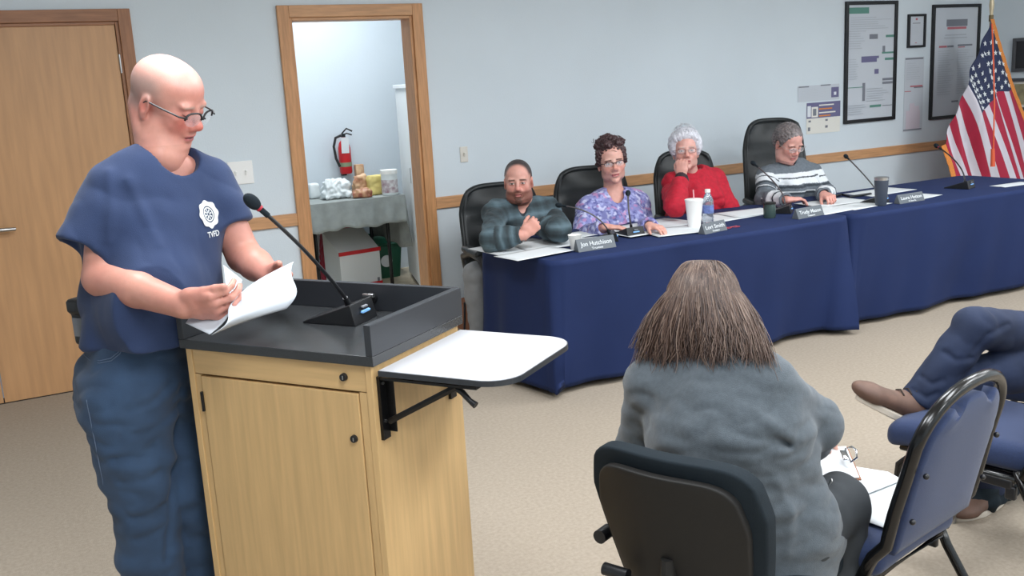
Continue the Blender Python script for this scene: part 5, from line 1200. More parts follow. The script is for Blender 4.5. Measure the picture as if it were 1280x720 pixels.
# neck rib
def ontee(px, py, t0=1.9, t1=2.9):
    from mathutils.bvhtree import BVHTree
    global _bvh
    if '_bvh' not in globals(): _bvh = BVHTree.FromPolygons([tuple(p) for p in P], [tuple(map(int, f)) for f in Fc])
    h = _bvh.ray_cast(Vector(EYE), Vector(nrm(ray(px, py)))); return (V(tuple(h[0])), V(tuple(h[1]))) if h[0] is not None else (at(px, py, 2.3), -ray(px, py))
# chest emblem and letters laid on the shirt
b = MB(); ec, en = ontee(260, 268); en = nrm(en); ex = nrm(np.cross(V(0, 0, 1), en)); ey = np.cross(en, ex)
def onsurf(dx, dy):
    q = ec+ex*dx+ey*dy; h = _bvh.ray_cast(Vector(q+en*.08), Vector(-en)); return (V(tuple(h[0])) if h[0] is not None else q)+en*.0022
def ringpatch(r0, r1, lob=0, nn=64, kx=.88):
    k0 = len(b.v)
    for i in range(nn):
        a = 2*PI*i/nn; g_ = 1+lob*math.cos(8*a)
        for r_ in (r0, (r0+r1*g_)/2, r1*g_): b.v.append(tuple(onsurf(r_*math.cos(a)*kx, r_*math.sin(a))))
    for i in range(nn):
        for j in (0, 1): a0 = k0+i*3+j; a1 = k0+((i+1) % nn)*3+j; b.f.append((a0, a1, a1+1, a0+1)); b.m.append(0)
ringpatch(.022, .036, .055); ringpatch(.0155, .019, 0)
for i in range(8):
    a = 2*PI*i/8+.2; k0 = len(b.v); b.v += [tuple(onsurf(r_*math.cos(a+da)*.88, r_*math.sin(a+da))) for r_, da in ((.004, -.3), (.014, -.16), (.014, .16), (.004, .3))]; b.f.append((k0, k0+1, k0+2, k0+3)); b.m.append(0)
b.build('chest_emblem', 'paper', ts, world=True, solid=.0006, recalc=False)
tm = text_mesh('TVFD', .021, 'chest_lettering', 'paper', None, (0, 0, 0), (1, 0, 0), (0, 1, 0), width=.044, depth=.0003)
iv = parent_inv(ts)
for v in tm.data.vertices: v.co = iv @ Vector(onsurf(v.co.x, v.co.y-.053)+en*(.0006+v.co.z))
tm.parent = ts
# jeans
s = SDF(.0065)
s.ecap(pel+V(0, 0, .07), pel-V(0, 0, .04), rgt, .145, .12, .155, .13, k=.04); leg_sdf(s, hipR-V(0, 0, .03), knR, anR-V(0, 0, .03), 1.0, .022, r=(.098, .068, .062, .058)); leg_sdf(s, hipL-V(0, 0, .03), knL, anL-V(0, 0, .03), 1.0, .022, r=(.098, .068, .062, .058))
s.ell(pel-V(0, 0, .06)-fwdA*.06, (.15, .12, .13), None, .05)
s.cut(pel+V(0, 0, .10), V(0, 0, 1), .004); s._add(lambda X: X[..., 2]-.035, V(-9, -9, -1), V(9, 9, .04), .004, 's')
P2, F2 = s.run(); P2 = smoothmesh(P2, F2, 1)
N = vnormals(P2, F2); f1 = fnoise(P2, 6, (1, 1, 1.9), seed=5); kn = gau((P2[:, 2]-.58)**2, .2)+gau((P2[:, 2]-.84)**2, .1)*.8; P2 = P2+N*((np.abs(f1)*2-.5)*(.003+.007*kn))[:, None]
P2 = crease(P2, F2, [[(100, 560), (140, 575), (190, 560)], [.8, (110, 590), (150, 604), (200, 590)], [.8, (125, 640), (165, 650), (205, 632)], [.7, (130, 668), (170, 676), (205, 660)], [(215, 480), (190, 505), (160, 515)], [.8, (222, 510), (195, 535), (170, 545)], [(228, 470), (220, 540), (214, 620), (210, 700)]], ray, .008, .012)
je = mesh_obj('jeans', [(P2, F2)], 'jean', sp)
b = MB(); pk = [at(112, 443, 2.36)+0, at(125, 450, 2.34), at(140, 449, 2.33), at(151, 438, 2.33)]
from mathutils.bvhtree import BVHTree
jb = BVHTree.FromPolygons([tuple(p) for p in P2], [tuple(map(int, f)) for f in F2])
def onj(px, py, d=.002):
    h = jb.ray_cast(Vector(EYE), Vector(nrm(ray(px, py)))); return (V(tuple(h[0]))-nrm(ray(px, py))*d) if h[0] is not None else None
for path in ([(104, 440), (112, 447), (124, 451), (138, 448), (148, 440), (153, 428)], [(104, 443), (112, 450), (124, 454), (139, 451), (150, 442), (155, 430)], [(99, 445), (108, 500), (120, 560), (132, 620), (142, 680), (148, 718)]):
    q = [onj(*p) for p in path]; q = [p for p in q if p is not None]
    if len(q) > 2: b.tube(q, .0012, n=5)
b.build('seam_stitching', mat('denim_stitch', (96, 112, 136), .8), je, world=True)
hp_ = A_(108, 402, 2.49); s = SDF(.005); RR = np.array([fwdA, -rgt, V(0, 0, 1)]).T; s.rbox(hp_, (.07, .04, .125), .012, RR); s.rbox(hp_+V(0, 0, .045)+rgt*.006, (.074, .046, .04), .01, RR, .002); ph = mesh_obj('phone_holster', [s.run()], 'black', sp)
b = MB(); b.box(hp_+rgt*.022+V(0, 0, -.01)-fwdA*.002, (.045, .003, .05), RR, b=.001); b.build('phone', 'ink', ph, world=True)
shoe(sp, anR+V(0, 0, -.0), fwdA, m='suede'); shoe(sp, anL, fwdA, m='suede')
# papers in the hands (bent sheets)
def bent(name, pts, label, bulge, n=16):
    (A, B_, C_, D_) = pts; b = MB(); nn = nrm(np.cross(B_-A, D_-A)); nn = nn if np.dot(nn, A-EYE) < 0 else -nn
    b.grid(lambda u, v: (A*(1-u)+B_*u)*(1-v)+(D_*(1-u)+C_*u)*v+nn*bulge(u, v), n, n); o = b.build(name, 'paper2', None, smooth='all', solid=.0012, offset=0); return tag(o, label, 'paper')
bent('paper_sheet', [A_(294, 374, 2.19), A_(367, 327, 2.33), A_(356, 386, 2.24), A_(262, 419, 2.13)], 'large white paper held open in both hands of the standing speaker', lambda u, v: -.035*math.sin(u*PI)*(1-.3*v)+.022*math.sin(v*PI*.9)-.015*math.sin(2*PI*v))
bent('paper_sheet', [A_(279, 331, 2.34), A_(303, 350, 2.33), A_(296, 374, 2.29), A_(284, 374, 2.29)], 'upturned corner of a second white sheet behind the speaker\'s open paper', lambda u, v: .0)
bent('paper_sheet', [A_(236, 364, 2.26), A_(292, 372, 2.21), A_(262, 418, 2.15), A_(232, 404, 2.24)], 'white sheet folded back under the right hand of the standing speaker', lambda u, v: -.02*math.sin(v*PI))
# ------------------------------------------------------------------ people seated at the council tables
SR = V(.887, -.461, 0)
def face_dir(p, yaw, pitch):
    c = nrm(V(-p[0], -p[1], 0)); r_ = V(-c[1], c[0], 0); r_ = r_ if np.dot(r_, SR) > 0 else -r_
    a, b_ = math.radians(yaw), math.radians(pitch); f = c*math.cos(a)+r_*math.sin(a); return nrm(f*math.cos(b_)-V(0, 0, 1)*math.sin(b_))
def cap_hair(s, o, R, k, inf=.006, front=.055, ft=.05, back=-.06, vol=0, fz=.045, jaw=0):
    T = lambda *p: V(o)+R@(V(*p)*k)
    q = SDF(); q.ell(T(0, -.014, .034), (V(.0765, .096, .085)+inf)*k, R, .01*k)
    q.ell(T(0, -.045, -.01), (V(.066, .055, .06)+inf)*k, R, .03*k)
    if vol: q.ell(T(0, -.01, .034+vol*.5), (V(.078, .09, .08)+inf+vol*.5)*k, R, .03*k)
    q.ell(T(0, .085, -.045), V(.10, .082, .105)*k, R, .012*k, 's')
    q.cut(T(0, front, fz), R@nrm(V(0, 1, -ft*12)), .01*k); q.cut(T(0, 0, back), R@V(0, .25, -1), .01*k)
    for e in (-1, 1): q.ell(T(e*.085, -.004, -.015), V(.02, .024, .036)*k, R, .006*k, 's')
    s.group(q, .01); return s
def seg_d(P, a, b):
    a, b = V(a), V(b); ab = b-a; t = np.clip((P-a)@ab/(ab@ab), 0, 1); return np.linalg.norm(P-a-t[:, None]*ab, axis=1), t
def seated(sp_):
    g = sp_['g']; e = empty('person', sp_['label'], 'person', (sp_['pel'][0], sp_['pel'][1], 0))
    hc = sp_['hc']; hf = face_dir(hc, *sp_['face']); k = sp_.get('hk', 1.0); c0 = nrm(V(-hc[0], -hc[1], 0)); upv = nrm(V(0, 0, 1)+SR*sp_.get('roll', 0)+c0*sp_.get('nod', 0)); R = frame_from(hf, upv)
    bf = face_dir(sp_['chest'], sp_.get('byaw', 0), 0)
    J = dict(pel=sp_['pel'], chest=sp_['chest'], neck=sp_['neck'], sl=sp_['sl'], sr=sp_['sr'], fwd=bf)
    s = SDF(.003); head_sdf(s, hc, R, k, sp_.get('head', {})); nk = V(J['neck']); s.cap(hc+R@V(0, -.03, -.05)*k, nk-V(0, 0, .06), .052*sp_.get('nr', 1), .060*sp_.get('nr', 1), .03)
    if sp_.get('neckopen'): s.ecap(nk-V(0, 0, .03)+bf*.0, nk-V(0, 0, .14)+bf*.065, J['sl']-J['sr'], .08, .055, .08, .07, k=.05)
    hd = s.run(); s = SDF(.0036)
    for q in ('l', 'r'):
        wr, h = sp_['w'+q], sp_.get('h'+q)
        if h: arm_sdf(s, sp_['e'+q]*.35+wr*.65, sp_['e'+q]*.3+wr*.7, wr, .78); hand_sdf(s, wr, *h[:3], k=h[3], curl=h[4], thumb=h[5], tdir=h[6] if len(h) > 6 else None)
    hn = s.run(); s = SDF(.014); torso_sdf(s, J, dict(w=g.get('w', 1)*.85, d=.8), inf=-.01)
    hipL, hipR = sp_['pel']+nrm(J['sl']-J['sr'])*.09, sp_['pel']-nrm(J['sl']-J['sr'])*.09; kn, an = sp_['knees'], sp_['ankles']
    for h_, a, b_ in ((hipL, kn[0], an[0]), (hipR, kn[1], an[1])): leg_sdf(s, h_, a, b_, .85)
    tr = s.run(); hcol = head_color(hc, R, k, base=sp_.get('skin', SKIN), fn=sp_.get('hfn'), eyes=sp_.get('eyes', 'open'), red=sp_.get('red', .5), brow=sp_.get('brow', (80, 60, 52)))
    def col(P):
        c = np.tile(V(sp_.get('skin', SKIN))*V(1, .96, .95), (len(P), 1)).astype(float); m = np.linalg.norm(P-hc, axis=1) < .17; m &= ((P-hc)@R)[:, 2] > -.14; c[m] = hcol(P[m]); return c
    mesh_obj('body', [hd, hn, tr], 'skin', e, col)
    # garment
    s = SDF(sp_.get('res', .0055)); torso_sdf(s, J, g, inf=.014, k=.06)
    nc = sp_.get('neckcut', (.058, .0)); f2 = bf
    if nc[0]: s.cap(nk+V(0, 0, -.01)+f2*(.02+nc[1]), nk+V(0, 0, .15)-f2*.02, nc[0], nc[0]+.02, .008, 's')
    for v_ in sp_.get('vcut', ()): s.cap(nk+V(*v_[0])+f2*.07, nk+V(*v_[1])+f2*.13, v_[2], v_[3], .006, 's')
    for c_ in sp_.get('collar', ()): s.cap(*[nk+SR*q[0]+f2*q[1]+V(0, 0, q[2]) for q in c_[:2]], c_[2], c_[2], .01)
    for q in ('l', 'r'):
        q_ = SDF(); wr = sp_['w'+q]; el = sp_['e'+q]; a = g.get('arm', 1); L_ = sp_['s'+q]
        q_.cap(L_, el, .060*a, .054*a, .03); q_.cap(el, el+(wr-el)*.4, .054*a, .050*a, .03); q_.cap(el+(wr-el)*.4, wr, .050*a, .038*a, .03); d_ = nrm(wr-el); q_.cut(wr-d_*.02, d_, .004); q_.cap(wr-d_*.05, wr, .026, .031, .004, 's'); s.group(q_, g.get('armk', .035))
    s.cut(sp_['pel']-V(0, 0, .07), V(0, 0, -1), .01)
    P, Fc = s.run(); P = smoothmesh(P, Fc, 1); fa = sp_.get('fold', .006); N = vnormals(P, Fc)
    n = fnoise(P, 8, (1, 1, 1.6), seed=sp_.get('seed', 0)); n2 = fnoise(P, 20, (1, 1, 1.6), seed=sp_.get('seed', 0)+9); P = P+N*((np.abs(n)*2-.5)*fa+n2*fa*.35)[:, None]
    o = mesh_obj(sp_['gname'], [(P, Fc)], 'fab', e, lambda P_: sp_['gcol'](P_, J, sp_))
    # trousers
    s = SDF(.009); side = nrm(J['sl']-J['sr']); s.ecap(sp_['pel']+V(0, 0, .02), sp_['pel']-V(0, 0, .03), side, .17*g.get('w', 1), .13, k=.04)
    for h_, a, b_ in ((hipL, kn[0], an[0]), (hipR, kn[1], an[1])): leg_sdf(s, h_, a, b_, 1.0, .012)
    P, Fc = s.run(); P = folds(P, Fc, .005, 9); mesh_obj('trousers', [(P, Fc)], sp_.get('pm', 'slack'), e)
    for a in an: shoe(e, a, bf, .27, m='chairfab', sole='black')
    return e, R, hc, k, J
def legs_for(pel, bf, spread=.1, fl=.44):
    side = V(-bf[1], bf[0], 0); out = []; an = []
    for q in (-1, 1):
        kn = V(pel[0], pel[1], .50)+bf*.42+side*q*spread; out.append(kn); an.append(V(kn[0], kn[1], .085)-bf*.02)
    return out, an
def Yp(x, y, Y): return ony(x, y, Y)
def strand_cap(o, R, k, n, seed, col, L=(.02, .05), lift=.012, flow=lambda x, y, z: (0, -.6, -.2), zmin=-.02, infl=.008, r=.0012, ymax=.05, var=22, wob=.006, vol=0.0):
    T = lambda p: V(o)+R@(V(p)*k); C0 = V(0, -.014, .034); A = V(.0765, .096, .085)+infl
    def fn(i, rd):
        for _ in range(20):
            d = nrm(V(rd.gauss(0, 1), rd.gauss(0, 1), rd.gauss(0, 1))); p = C0+A*d
            if p[2] > zmin and (p[1] < ymax or p[2] > .095) and not (p[1] > .0 and p[2] < .03): break
        else: return None
        if p[2] > .03: p = p+V(0, 0, vol*(p[2]-.03)/.08)
        P = [p*.985]; l = rd.uniform(*L); v = nrm(V(flow(*p))+V(rd.gauss(0, .25), rd.gauss(0, .25), rd.gauss(0, .25)))
        for j in range(7):
            nn = nrm((P[-1]-C0)/A**2); v = nrm(v-nn*max(0, -0)*.0-nn*(np.dot(v, nn))*.6+V(rd.gauss(0, 1), rd.gauss(0, 1), rd.gauss(0, 1))*wob*30); P.append(P[-1]+v*l/7+nn*lift/7)
        s_ = rd.uniform(-var, var); return [T(q) for q in P], tuple(np.clip(V(col)+s_, 5, 250))
    return strands(fn, n, r*k, 8, 3, seed=seed)
# ---- man in plaid
p = Yp(652, 300, 5.0); pel = V(p[0]+.01, 5.05, .47)
bf = face_dir(pel, 0, 0); kn, an = legs_for(pel, bf); kn = [Yp(594, 345, 4.97), kn[1]]; kn[0][2] = .50; an = [V(kn[0][0]+.03, 5.02, .085), an[1]]; 
el1, wr1 = onz(615, 300, .775), onz(656, 293, .80); el2, wr2 = onz(699, 287, .80), onz(668, 283, .785)
def plaid(P, J, sp_):
    base = V(56, 70, 76); z = P[:, 2]-J['neck'][2]+.5; x = (P-J['pel'])@nrm(J['sl']-J['sr'])
    u = z.copy()
    for q in ('l', 'r'):
        d1, t1 = seg_d(P, sp_['s'+q], sp_['e'+q]); d2, t2 = seg_d(P, sp_['e'+q], sp_['w'+q]); m = (d2 < .075)&(t2 > .15)&(d2 < d1); u[m] = .2-t2[m]*.26
    n = fnoise(P, 18)*.05; s1 = np.sin(u*2*PI/.085+n*8); s2 = np.sin(u*2*PI/.034+1); s3 = np.sin(x*2*PI/.075+n*6)
    c = np.tile(base, (len(P), 1)).astype(float); c *= (1+.30*smst(s1, -.2, .8)-.22*smst(-s1, .1, .9)+.10*smst(s2, .3, .8)+.10*smst(s3, .4, .9)-.10*smst(-s3, .4, .9))[:, None]
    c = mixc(c, smst(s1, .75, .95)*.4, (104, 122, 132))
    d = seg_d(P, J['neck']+bf*.05+V(0, 0, .03), J['neck']+bf*.12-V(0, 0, .14))[0]; c = mixc(c, (d < .026)*.75, (38, 42, 48)); return c
def hf1(q, c):
    x, y, z = q.T; ax = abs(x)
    b_ = smst(-z, .040, .058)*smst(y, .0, .03)*(1-gau((ax/1.4)**2+(z+.068)**2, .010)); b_ = np.maximum(b_, smst(-z, -.0, .03)*smst(.045-y, 0, .02)*smst(y, -.005, .01)*(z < .0)*.6); b_ = np.maximum(b_, (1-smst(abs(z+.052), .003, .007))*(ax < .028)*(y > .08)*.9)
    c = mixc(c, b_*.75, (112, 68, 56)); return mixc(c, smst(z, .03, .055)*smst(.065-y, .0, .03), (70, 58, 56))
dn = nrm(V(.4, -.25, .5))
M1 = seated(dict(label='person in a grey-green plaid pullover with short hair and beard, arms on the table', g=dict(w=1.08, d=1.05, arm=1.12, sh=1.1, armk=.05), hc=Yp(648, 226, 4.88), face=(-4, 4), hk=.97, roll=-.02, head=dict(jaw=1.1, w=1.02, fat=.5), nr=1.1,
    neck=Yp(653, 254, 4.93), sl=Yp(689, 264, 4.93), sr=Yp(620, 268, 4.91), chest=Yp(657, 290, 4.93), pel=pel, el=el2, wl=wr2, er=el1, wr=wr1, knees=kn, ankles=an,
    hr=(nrm(V(.60, -.30, .60)), V(.3, .9, -.1), V(-.3, 0, 1), .92, (1.25, 1.3, 1.3, 1.3), (.7, .9)), hl=(nrm(V(-.9, .1, -.1)), V(0, 0, -1), V(0, -1, .3), .92, (.9, .9, .95, 1.0), (.4, .5)),
    eyes='open', red=.6, skin=V(208, 156, 142), hfn=hf1, gname='pullover', gcol=plaid, collar=[((-.055, .0, .005), (-.03, .07, -.03), .016), ((.055, .0, .005), (.03, .07, -.03), .016)], neckcut=(.05, .0), neckopen=True, vcut=[((0, 0, .01), (0, 0, -.055), .036, .012)], seed=3, pm='greypant', fold=.007))
e, R, hc, k, J = M1; s = SDF(.003); cap_hair(s, hc, R, k, .004, .068, .06, -.05); P, Fc = s.run(); P = folds(P, Fc, .0012, 120, ridged=False); hair_obj(e, (P, Fc), None, lambda P: np.tile(V(62, 54, 54), (len(P), 1))*(1+.15*fnoise(P, 150)[:, None]))
s = SDF(.003); T = lambda *p: hc+R@(V(*p)*k)
s.ell(T(0, .038, -.077), V(.0575, .0555, .046)*k, R, .02); s.ell(T(0, .078, -.106), V(.026, .020, .020)*k, R, .02); s.cap(T(-.024, .094, -.055), T(.024, .094, -.055), .0055, .0055, .008); s.cut(T(0, .08, -.056), R@V(0, -.05, 1), .004, ); s.ell(T(0, .105, -.068), V(.022, .016, .0095)*k, R, .004, 's')
P, Fc = s.run(); P = folds(P, Fc, .0015, 140, ridged=False); mesh_obj('beard', [(P, Fc)], 'hair', e, lambda P: mixc(np.tile(V(92, 58, 48), (len(P), 1))*(1+.2*fnoise(P, 150)[:, None]), (((P-hc)@R)[:, 2] > -.06)*.2, (120, 80, 70)))
b = MB(); q = wr1+V(.04, -.05, .07); b.tube([at(674, 294, 5.22), at(678, 281, 5.20), at(680.5, 271, 5.19)], .0045, n=8); tag(b.build('pen', 'ink', None, smooth=True), 'pen sticking up from the fist of the person in plaid', 'pen')
# ---- woman in floral blouse
p = Yp(765, 290, 5.0); pel = V(p[0], 5.06, .47); bf = face_dir(pel, 8, 0); kn, an = legs_for(pel, bf)
def floral(P, J, sp_):
    c = np.tile(V(128, 130, 182), (len(P), 1)).astype(float); n = fnoise(P, 26, oct=3); n2 = fnoise(P, 45, seed=7, oct=2); n3 = fnoise(P, 34, seed=17, oct=2); n4 = fnoise(P, 22, seed=27)
    c = mixc(c, smst(n, .05, .3)*.8, (164, 170, 214)); c = mixc(c, smst(-n2, .12, .35)*.75, (76, 78, 136)); c = mixc(c, smst(n3, .25, .42)*.8, (206, 208, 232)); return mixc(c, smst(n4, .32, .45)*.7, (190, 130, 172))
M2 = seated(dict(label='person in a blue and lilac floral blouse with dark upswept hair and glasses', g=dict(w=1.2, d=1.2, arm=1.22, bust=1.25, sh=1.05, waist=1.08, belly=1.15), hc=Yp(764, 202, 4.92), face=(10, 2), hk=1.02, roll=-.10, head=dict(jaw=.95, w=.97),
    neck=Yp(768, 242, 4.95), sl=Yp(798, 255, 4.95), sr=Yp(735, 262, 4.93), chest=Yp(767, 275, 4.95), pel=pel, el=Yp(806, 290, 4.86), wl=onz(812, 282, .755), er=Yp(727, 300, 4.80), wr=onz(757, 284, .755), knees=kn, ankles=an,
    hl=(nrm(V(.1, -1, -.05)), V(0, 0, -1), V(-1, 0, 0), .88, (.3, .3, .35, .4), (.2, .2)), hr=(nrm(V(.8, -.5, -.05)), V(0, 0, -1), V(.2, 1, 0), .88, (.3, .3, .35, .4), (.2, .2)), neckopen=True,
    eyes='open', red=.55, skin=V(212, 164, 150), gname='blouse', gcol=floral, neckcut=(.056, .005), vcut=[((0, 0, .0), (0, 0, -.15), .058, .018)], seed=5, fold=.006))
e, R, hc, k, J = M2; T = lambda *p: hc+R@(V(*p)*k)
s = SDF(.0035); cap_hair(s, hc, R, k, .008, .06, .05, -.07); rd = random.Random(2)
for i in range(26):
    a = rd.uniform(0, 2*PI); r_ = rd.uniform(0, .075); s.ell(T(r_*math.cos(a), -.005+r_*math.sin(a)*.9, .100+rd.uniform(-.012, .05)*(1-r_/.11)), V(.028, .028, .024)*rd.uniform(.7, 1.15), None, .012)
for q in (-1, 1): s.cap(T(q*.072, .03, .07), T(q*.084, .02, -.01), .018, .008, .02)
P, Fc = s.run(); P = folds(P, Fc, .006, 45); dk = V(66, 44, 46)
def curl(i, rd):
    a = rd.uniform(0, 2*PI); r_ = rd.uniform(.03, .085); c0 = V(r_*math.cos(a), -.01+r_*math.sin(a), .10+rd.uniform(-.03, .035)); d = nrm(V(c0[0], c0[1], .05)); rr = rd.uniform(.010, .022); ph = rd.uniform(0, 6); ax = nrm(V(rd.gauss(0, 1), rd.gauss(0, 1), rd.gauss(0, 1))); x, y, z = basis(ax)
    return [T(*(c0+(x*math.cos(ph+t)+y*math.sin(ph+t))*rr+z*.012*t*.3)) for t in np.linspace(0, 4.2, 12)], tuple(dk+rd.uniform(-14, 26))
st1 = strands(curl, 220, .0015, 12, 3, seed=3)
hair_obj(e, (P, Fc), st1, lambda P: np.tile(dk, (len(P), 1))*(1+.25*fnoise(P, 90)[:, None])); glasses(e, hc, R, k, w=.0245, h=.0145, m='black', r=.0021, half='top', lens='lens')
b = MB(); b.ball(J['neck']+bf*.11+V(0, 0, -.09), .012, 8); b.tube([J['neck']+bf*.02+SR*-.06, J['neck']+bf*.10+V(0, 0, -.08), J['neck']+bf*.02+SR*.06], .0015, n=5); b.build('necklace', 'steel', e, smooth=True, world=True)
# ---- woman in red jacket
p = Yp(870, 270, 5.0); pel = V(p[0], 5.06, .47); bf = face_dir(pel, 6, 0); kn, an = legs_for(pel, bf)
def redj(P, J, sp_):
    c = np.tile(V(176, 20, 44), (len(P), 1)).astype(float); c *= (1+.10*fnoise(P, 60)[:, None]); d1, t1 = seg_d(P, sp_['er'], sp_['wr']); c = mixc(c, ((d1 < .05)&(t1 > .80)).astype(float), (46, 34, 40))
    d2, _ = seg_d(P, J['neck']+bf*.09+SR*.01, J['pel']+bf*.2+SR*.02); return mixc(c, (d2 < .006)*.6, (110, 14, 30))
wrc = Yp(853, 220, 4.74)
M3 = seated(dict(label='person in a red jacket with short white hair and glasses, resting chin on one fist', g=dict(w=1.02, d=1.1, arm=1.12, bust=1.0, belly=1.1), hc=Yp(857, 189, 4.90), face=(4, -6), hk=.98, roll=-.03, head=dict(jaw=.95, w=.96),
    neck=Yp(866, 219, 4.98), sl=Yp(895, 226, 4.96), sr=Yp(838, 230, 4.94), chest=Yp(868, 244, 4.97), pel=pel, el=Yp(912, 262, 4.84), wl=Yp(893, 290, 4.93), er=onz(844, 258, .80), wr=wrc, knees=kn, ankles=an,
    hr=(nrm(V(.05, .15, 1)), V(.8, .6, 0), V(.2, 1, .2), .95, (1.15, 1.2, 1.2, 1.2), (.5, .8)), hl=None, eyes='open', red=.45, skin=V(212, 162, 150), gname='jacket', gcol=redj, neckcut=(.054, .005), vcut=[((0, 0, -.0), (0, 0, -.06), .03, .012)], seed=8, fold=.007,
    collar=[((-.05, -.01, .02), (-.03, .07, -.03), .014), ((.055, -.01, .02), (.035, .07, -.03), .014)], brow=(170, 150, 145)))
e, R, hc, k, J = M3; T = lambda *p: hc+R@(V(*p)*k)
s = SDF(.0035); cap_hair(s, hc, R, k, .012, .060, .045, -.05, vol=.030, fz=.05); s.ell(T(.01, .058, .092), V(.06, .030, .026), R, .02)
for q in (-1, 1): s.ell(T(q*.074, .005, .02), V(.018, .045, .042), R, .02)
P, Fc = s.run(); P = folds(P, Fc, .004, 40, (1, 1, .5)); wc = V(206, 206, 214); st1 = strand_cap(hc, R, k, 320, 4, (222, 222, 228), (.02, .04), .001, lambda x, y, z: (.4*x, .6 if y > 0 else -.6, -.5), zmin=.0, infl=.02, vol=.03, ymax=.03)
hair_obj(e, (P, Fc), st1, lambda P: np.tile(wc, (len(P), 1))*(1+.12*fnoise(P, 70)[:, None])); glasses(e, hc, R, k, w=.0235, h=.014, m=mat('thin_brown_rim', (120, 84, 78), .3), r=.0012, lens='lens')
b = MB(); b.tube([J['neck']+SR*-.055+bf*.0+V(0, 0, .02), J['neck']+SR*-.04+bf*.06-V(0, 0, .02), J['neck']+SR*0+bf*.085-V(0, 0, .05), J['neck']+SR*.045+bf*.06-V(0, 0, .0), J['neck']+SR*.058+bf*-.01+V(0, 0, .03)], .017, n=10); b.build('scarf', mat('beige_scarf', (176, 150, 140), .8, col2=(110, 100, 104), vscale=50), e, smooth=True, world=True)
b = MB(); [b.ball(J['neck']+bf*(.10+.055*(i/3))+V(0, 0, -.06-.06*i)+SR*.01, .007, 6) for i in range(4)]; o = b.build('button', 'steel', e, smooth=True, world=True); o['kind'] = 'stuff'
# ---- woman in striped sweater
p = Yp(990, 250, 5.0); pel = V(p[0], 5.08, .47); bf = face_dir(pel, 14, 0); kn, an = legs_for(pel, bf)
def striped(P, J, sp_):
    c = np.tile(V(98, 106, 114), (len(P), 1)).astype(float); c *= (1+.10*fnoise(P, 70)[:, None]); u = J['neck'][2]-P[:, 2]+.0
    for q in ('l', 'r'):
        d1, t1 = seg_d(P, sp_['s'+q], sp_['e'+q]); L = np.linalg.norm(sp_['e'+q]-sp_['s'+q]); m = (d1 < .085)&(t1 > .15); u[m] = u[m]*.5+.5*(.0+t1[m]*L)
        d2, t2 = seg_d(P, sp_['e'+q], sp_['w'+q]); m2 = (d2 < .072)&(t2 > .25)&(d2 < d1+.01); u[m2] = 1+t2[m2]
    W_, K_ = (218, 222, 226), (52, 60, 68)
    for a, b_, cc in ((.035, .062, W_), (.062, .070, K_), (.070, .108, W_), (.114, .130, K_), (.150, .157, W_), (.157, .170, K_), (1.45, 1.62, W_), (1.62, 1.68, K_), (1.68, 1.9, W_)): c = mixc(c, ((u > a)&(u < b_)).astype(float), cc)
    return c
def hf4(q, c): return c
M4 = seated(dict(label='person in a grey sweater with white stripes and glasses, looking down at papers', g=dict(w=1.08, d=1.1, arm=1.15, bust=1.1, belly=1.1, sh=1.0), hc=Yp(985, 178, 4.92), face=(38, 26), hk=1.0, roll=.06, nod=.12, head=dict(jaw=.97, w=.97, fat=.4),
    neck=Yp(982, 208, 4.98), sl=Yp(1016, 218, 4.96), sr=Yp(958, 222, 4.98), chest=Yp(988, 234, 4.98), pel=pel, el=Yp(1033, 243, 4.86), wl=onz(1030, 243, .77), er=Yp(957, 250, 4.78), wr=onz(985, 250, .765), knees=kn, ankles=an,
    hr=(nrm(V(1, -.15, 0)), V(0, 0, -1), V(.2, 1, 0), .95, (.35, .4, .4, .45), (.2, .2)), hl=(nrm(V(-.3, -1, -.1)), V(.1, 0, -1), V(-1, .1, .2), .95, (.9, .9, 1, 1), (.5, .6)), eyes='down', red=.5, skin=V(210, 158, 146), gname='sweater', gcol=striped, neckcut=(.062, .0), seed=12, fold=.006))
e, R, hc, k, J = M4; T = lambda *p: hc+R@(V(*p)*k); s = SDF(.0035); cap_hair(s, hc, R, k, .010, .058, .05, -.075); s.ell(T(0, -.095, .0), V(.05, .035, .05), R, .03)
P, Fc = s.run(); P = folds(P, Fc, .003, 55, (1, 1, 1)); gc = V(112, 104, 104); st1 = strand_cap(hc, R, k, 260, 6, (138, 132, 134), (.03, .06), .001, lambda x, y, z: (0, -1, -.5), zmin=-.02, infl=.011, var=34, wob=.003)
hair_obj(e, (P, Fc), st1, lambda P: np.tile(gc, (len(P), 1))*(1+.3*fnoise(P, 60)[:, None])); glasses(e, hc, R, k, w=.024, h=.0145, m=mat('silver_rim', (214, 206, 200), .25, metal=.6), r=.0014, lens='lens')

# ------------------------------------------------------------------ person in grey cardigan, seen from behind
fC = nrm(V(.90, .42, 0)); sideR = V(.42, -.90, 0)
pel = V(1.44, 1.60, .55); shc = at(882, 490, 2.19)
J = dict(pel=pel, chest=shc*.62+pel*.38+V(.0, 0, .02), neck=at(884, 447, 2.24), sr=at(962, 487, 2.13), sl=at(812, 482, 2.32), fwd=fC)
hc = at(880, 394, 2.30); hf = nrm(V(.78, .60, -.55)); R = frame_from(hf, (.3, .25, 1)); k = 1.0
e = empty('person', 'seated person seen from behind in a grey cardigan with long brown hair, writing', 'person', (pel[0], pel[1], 0))
erW, wrW = at(1018, 528, 2.22), at(1000, 566, 2.46); elW, wlW = at(800, 560, 2.42), V(1.72, 1.80, .66)
kR, kL = at(1046, 630, 2.29), V(1.86, 1.86, .54); aR, aL = V(kR[0]-.02, kR[1]-.05, .085), V(kL[0]+.02, kL[1]+.05, .085)
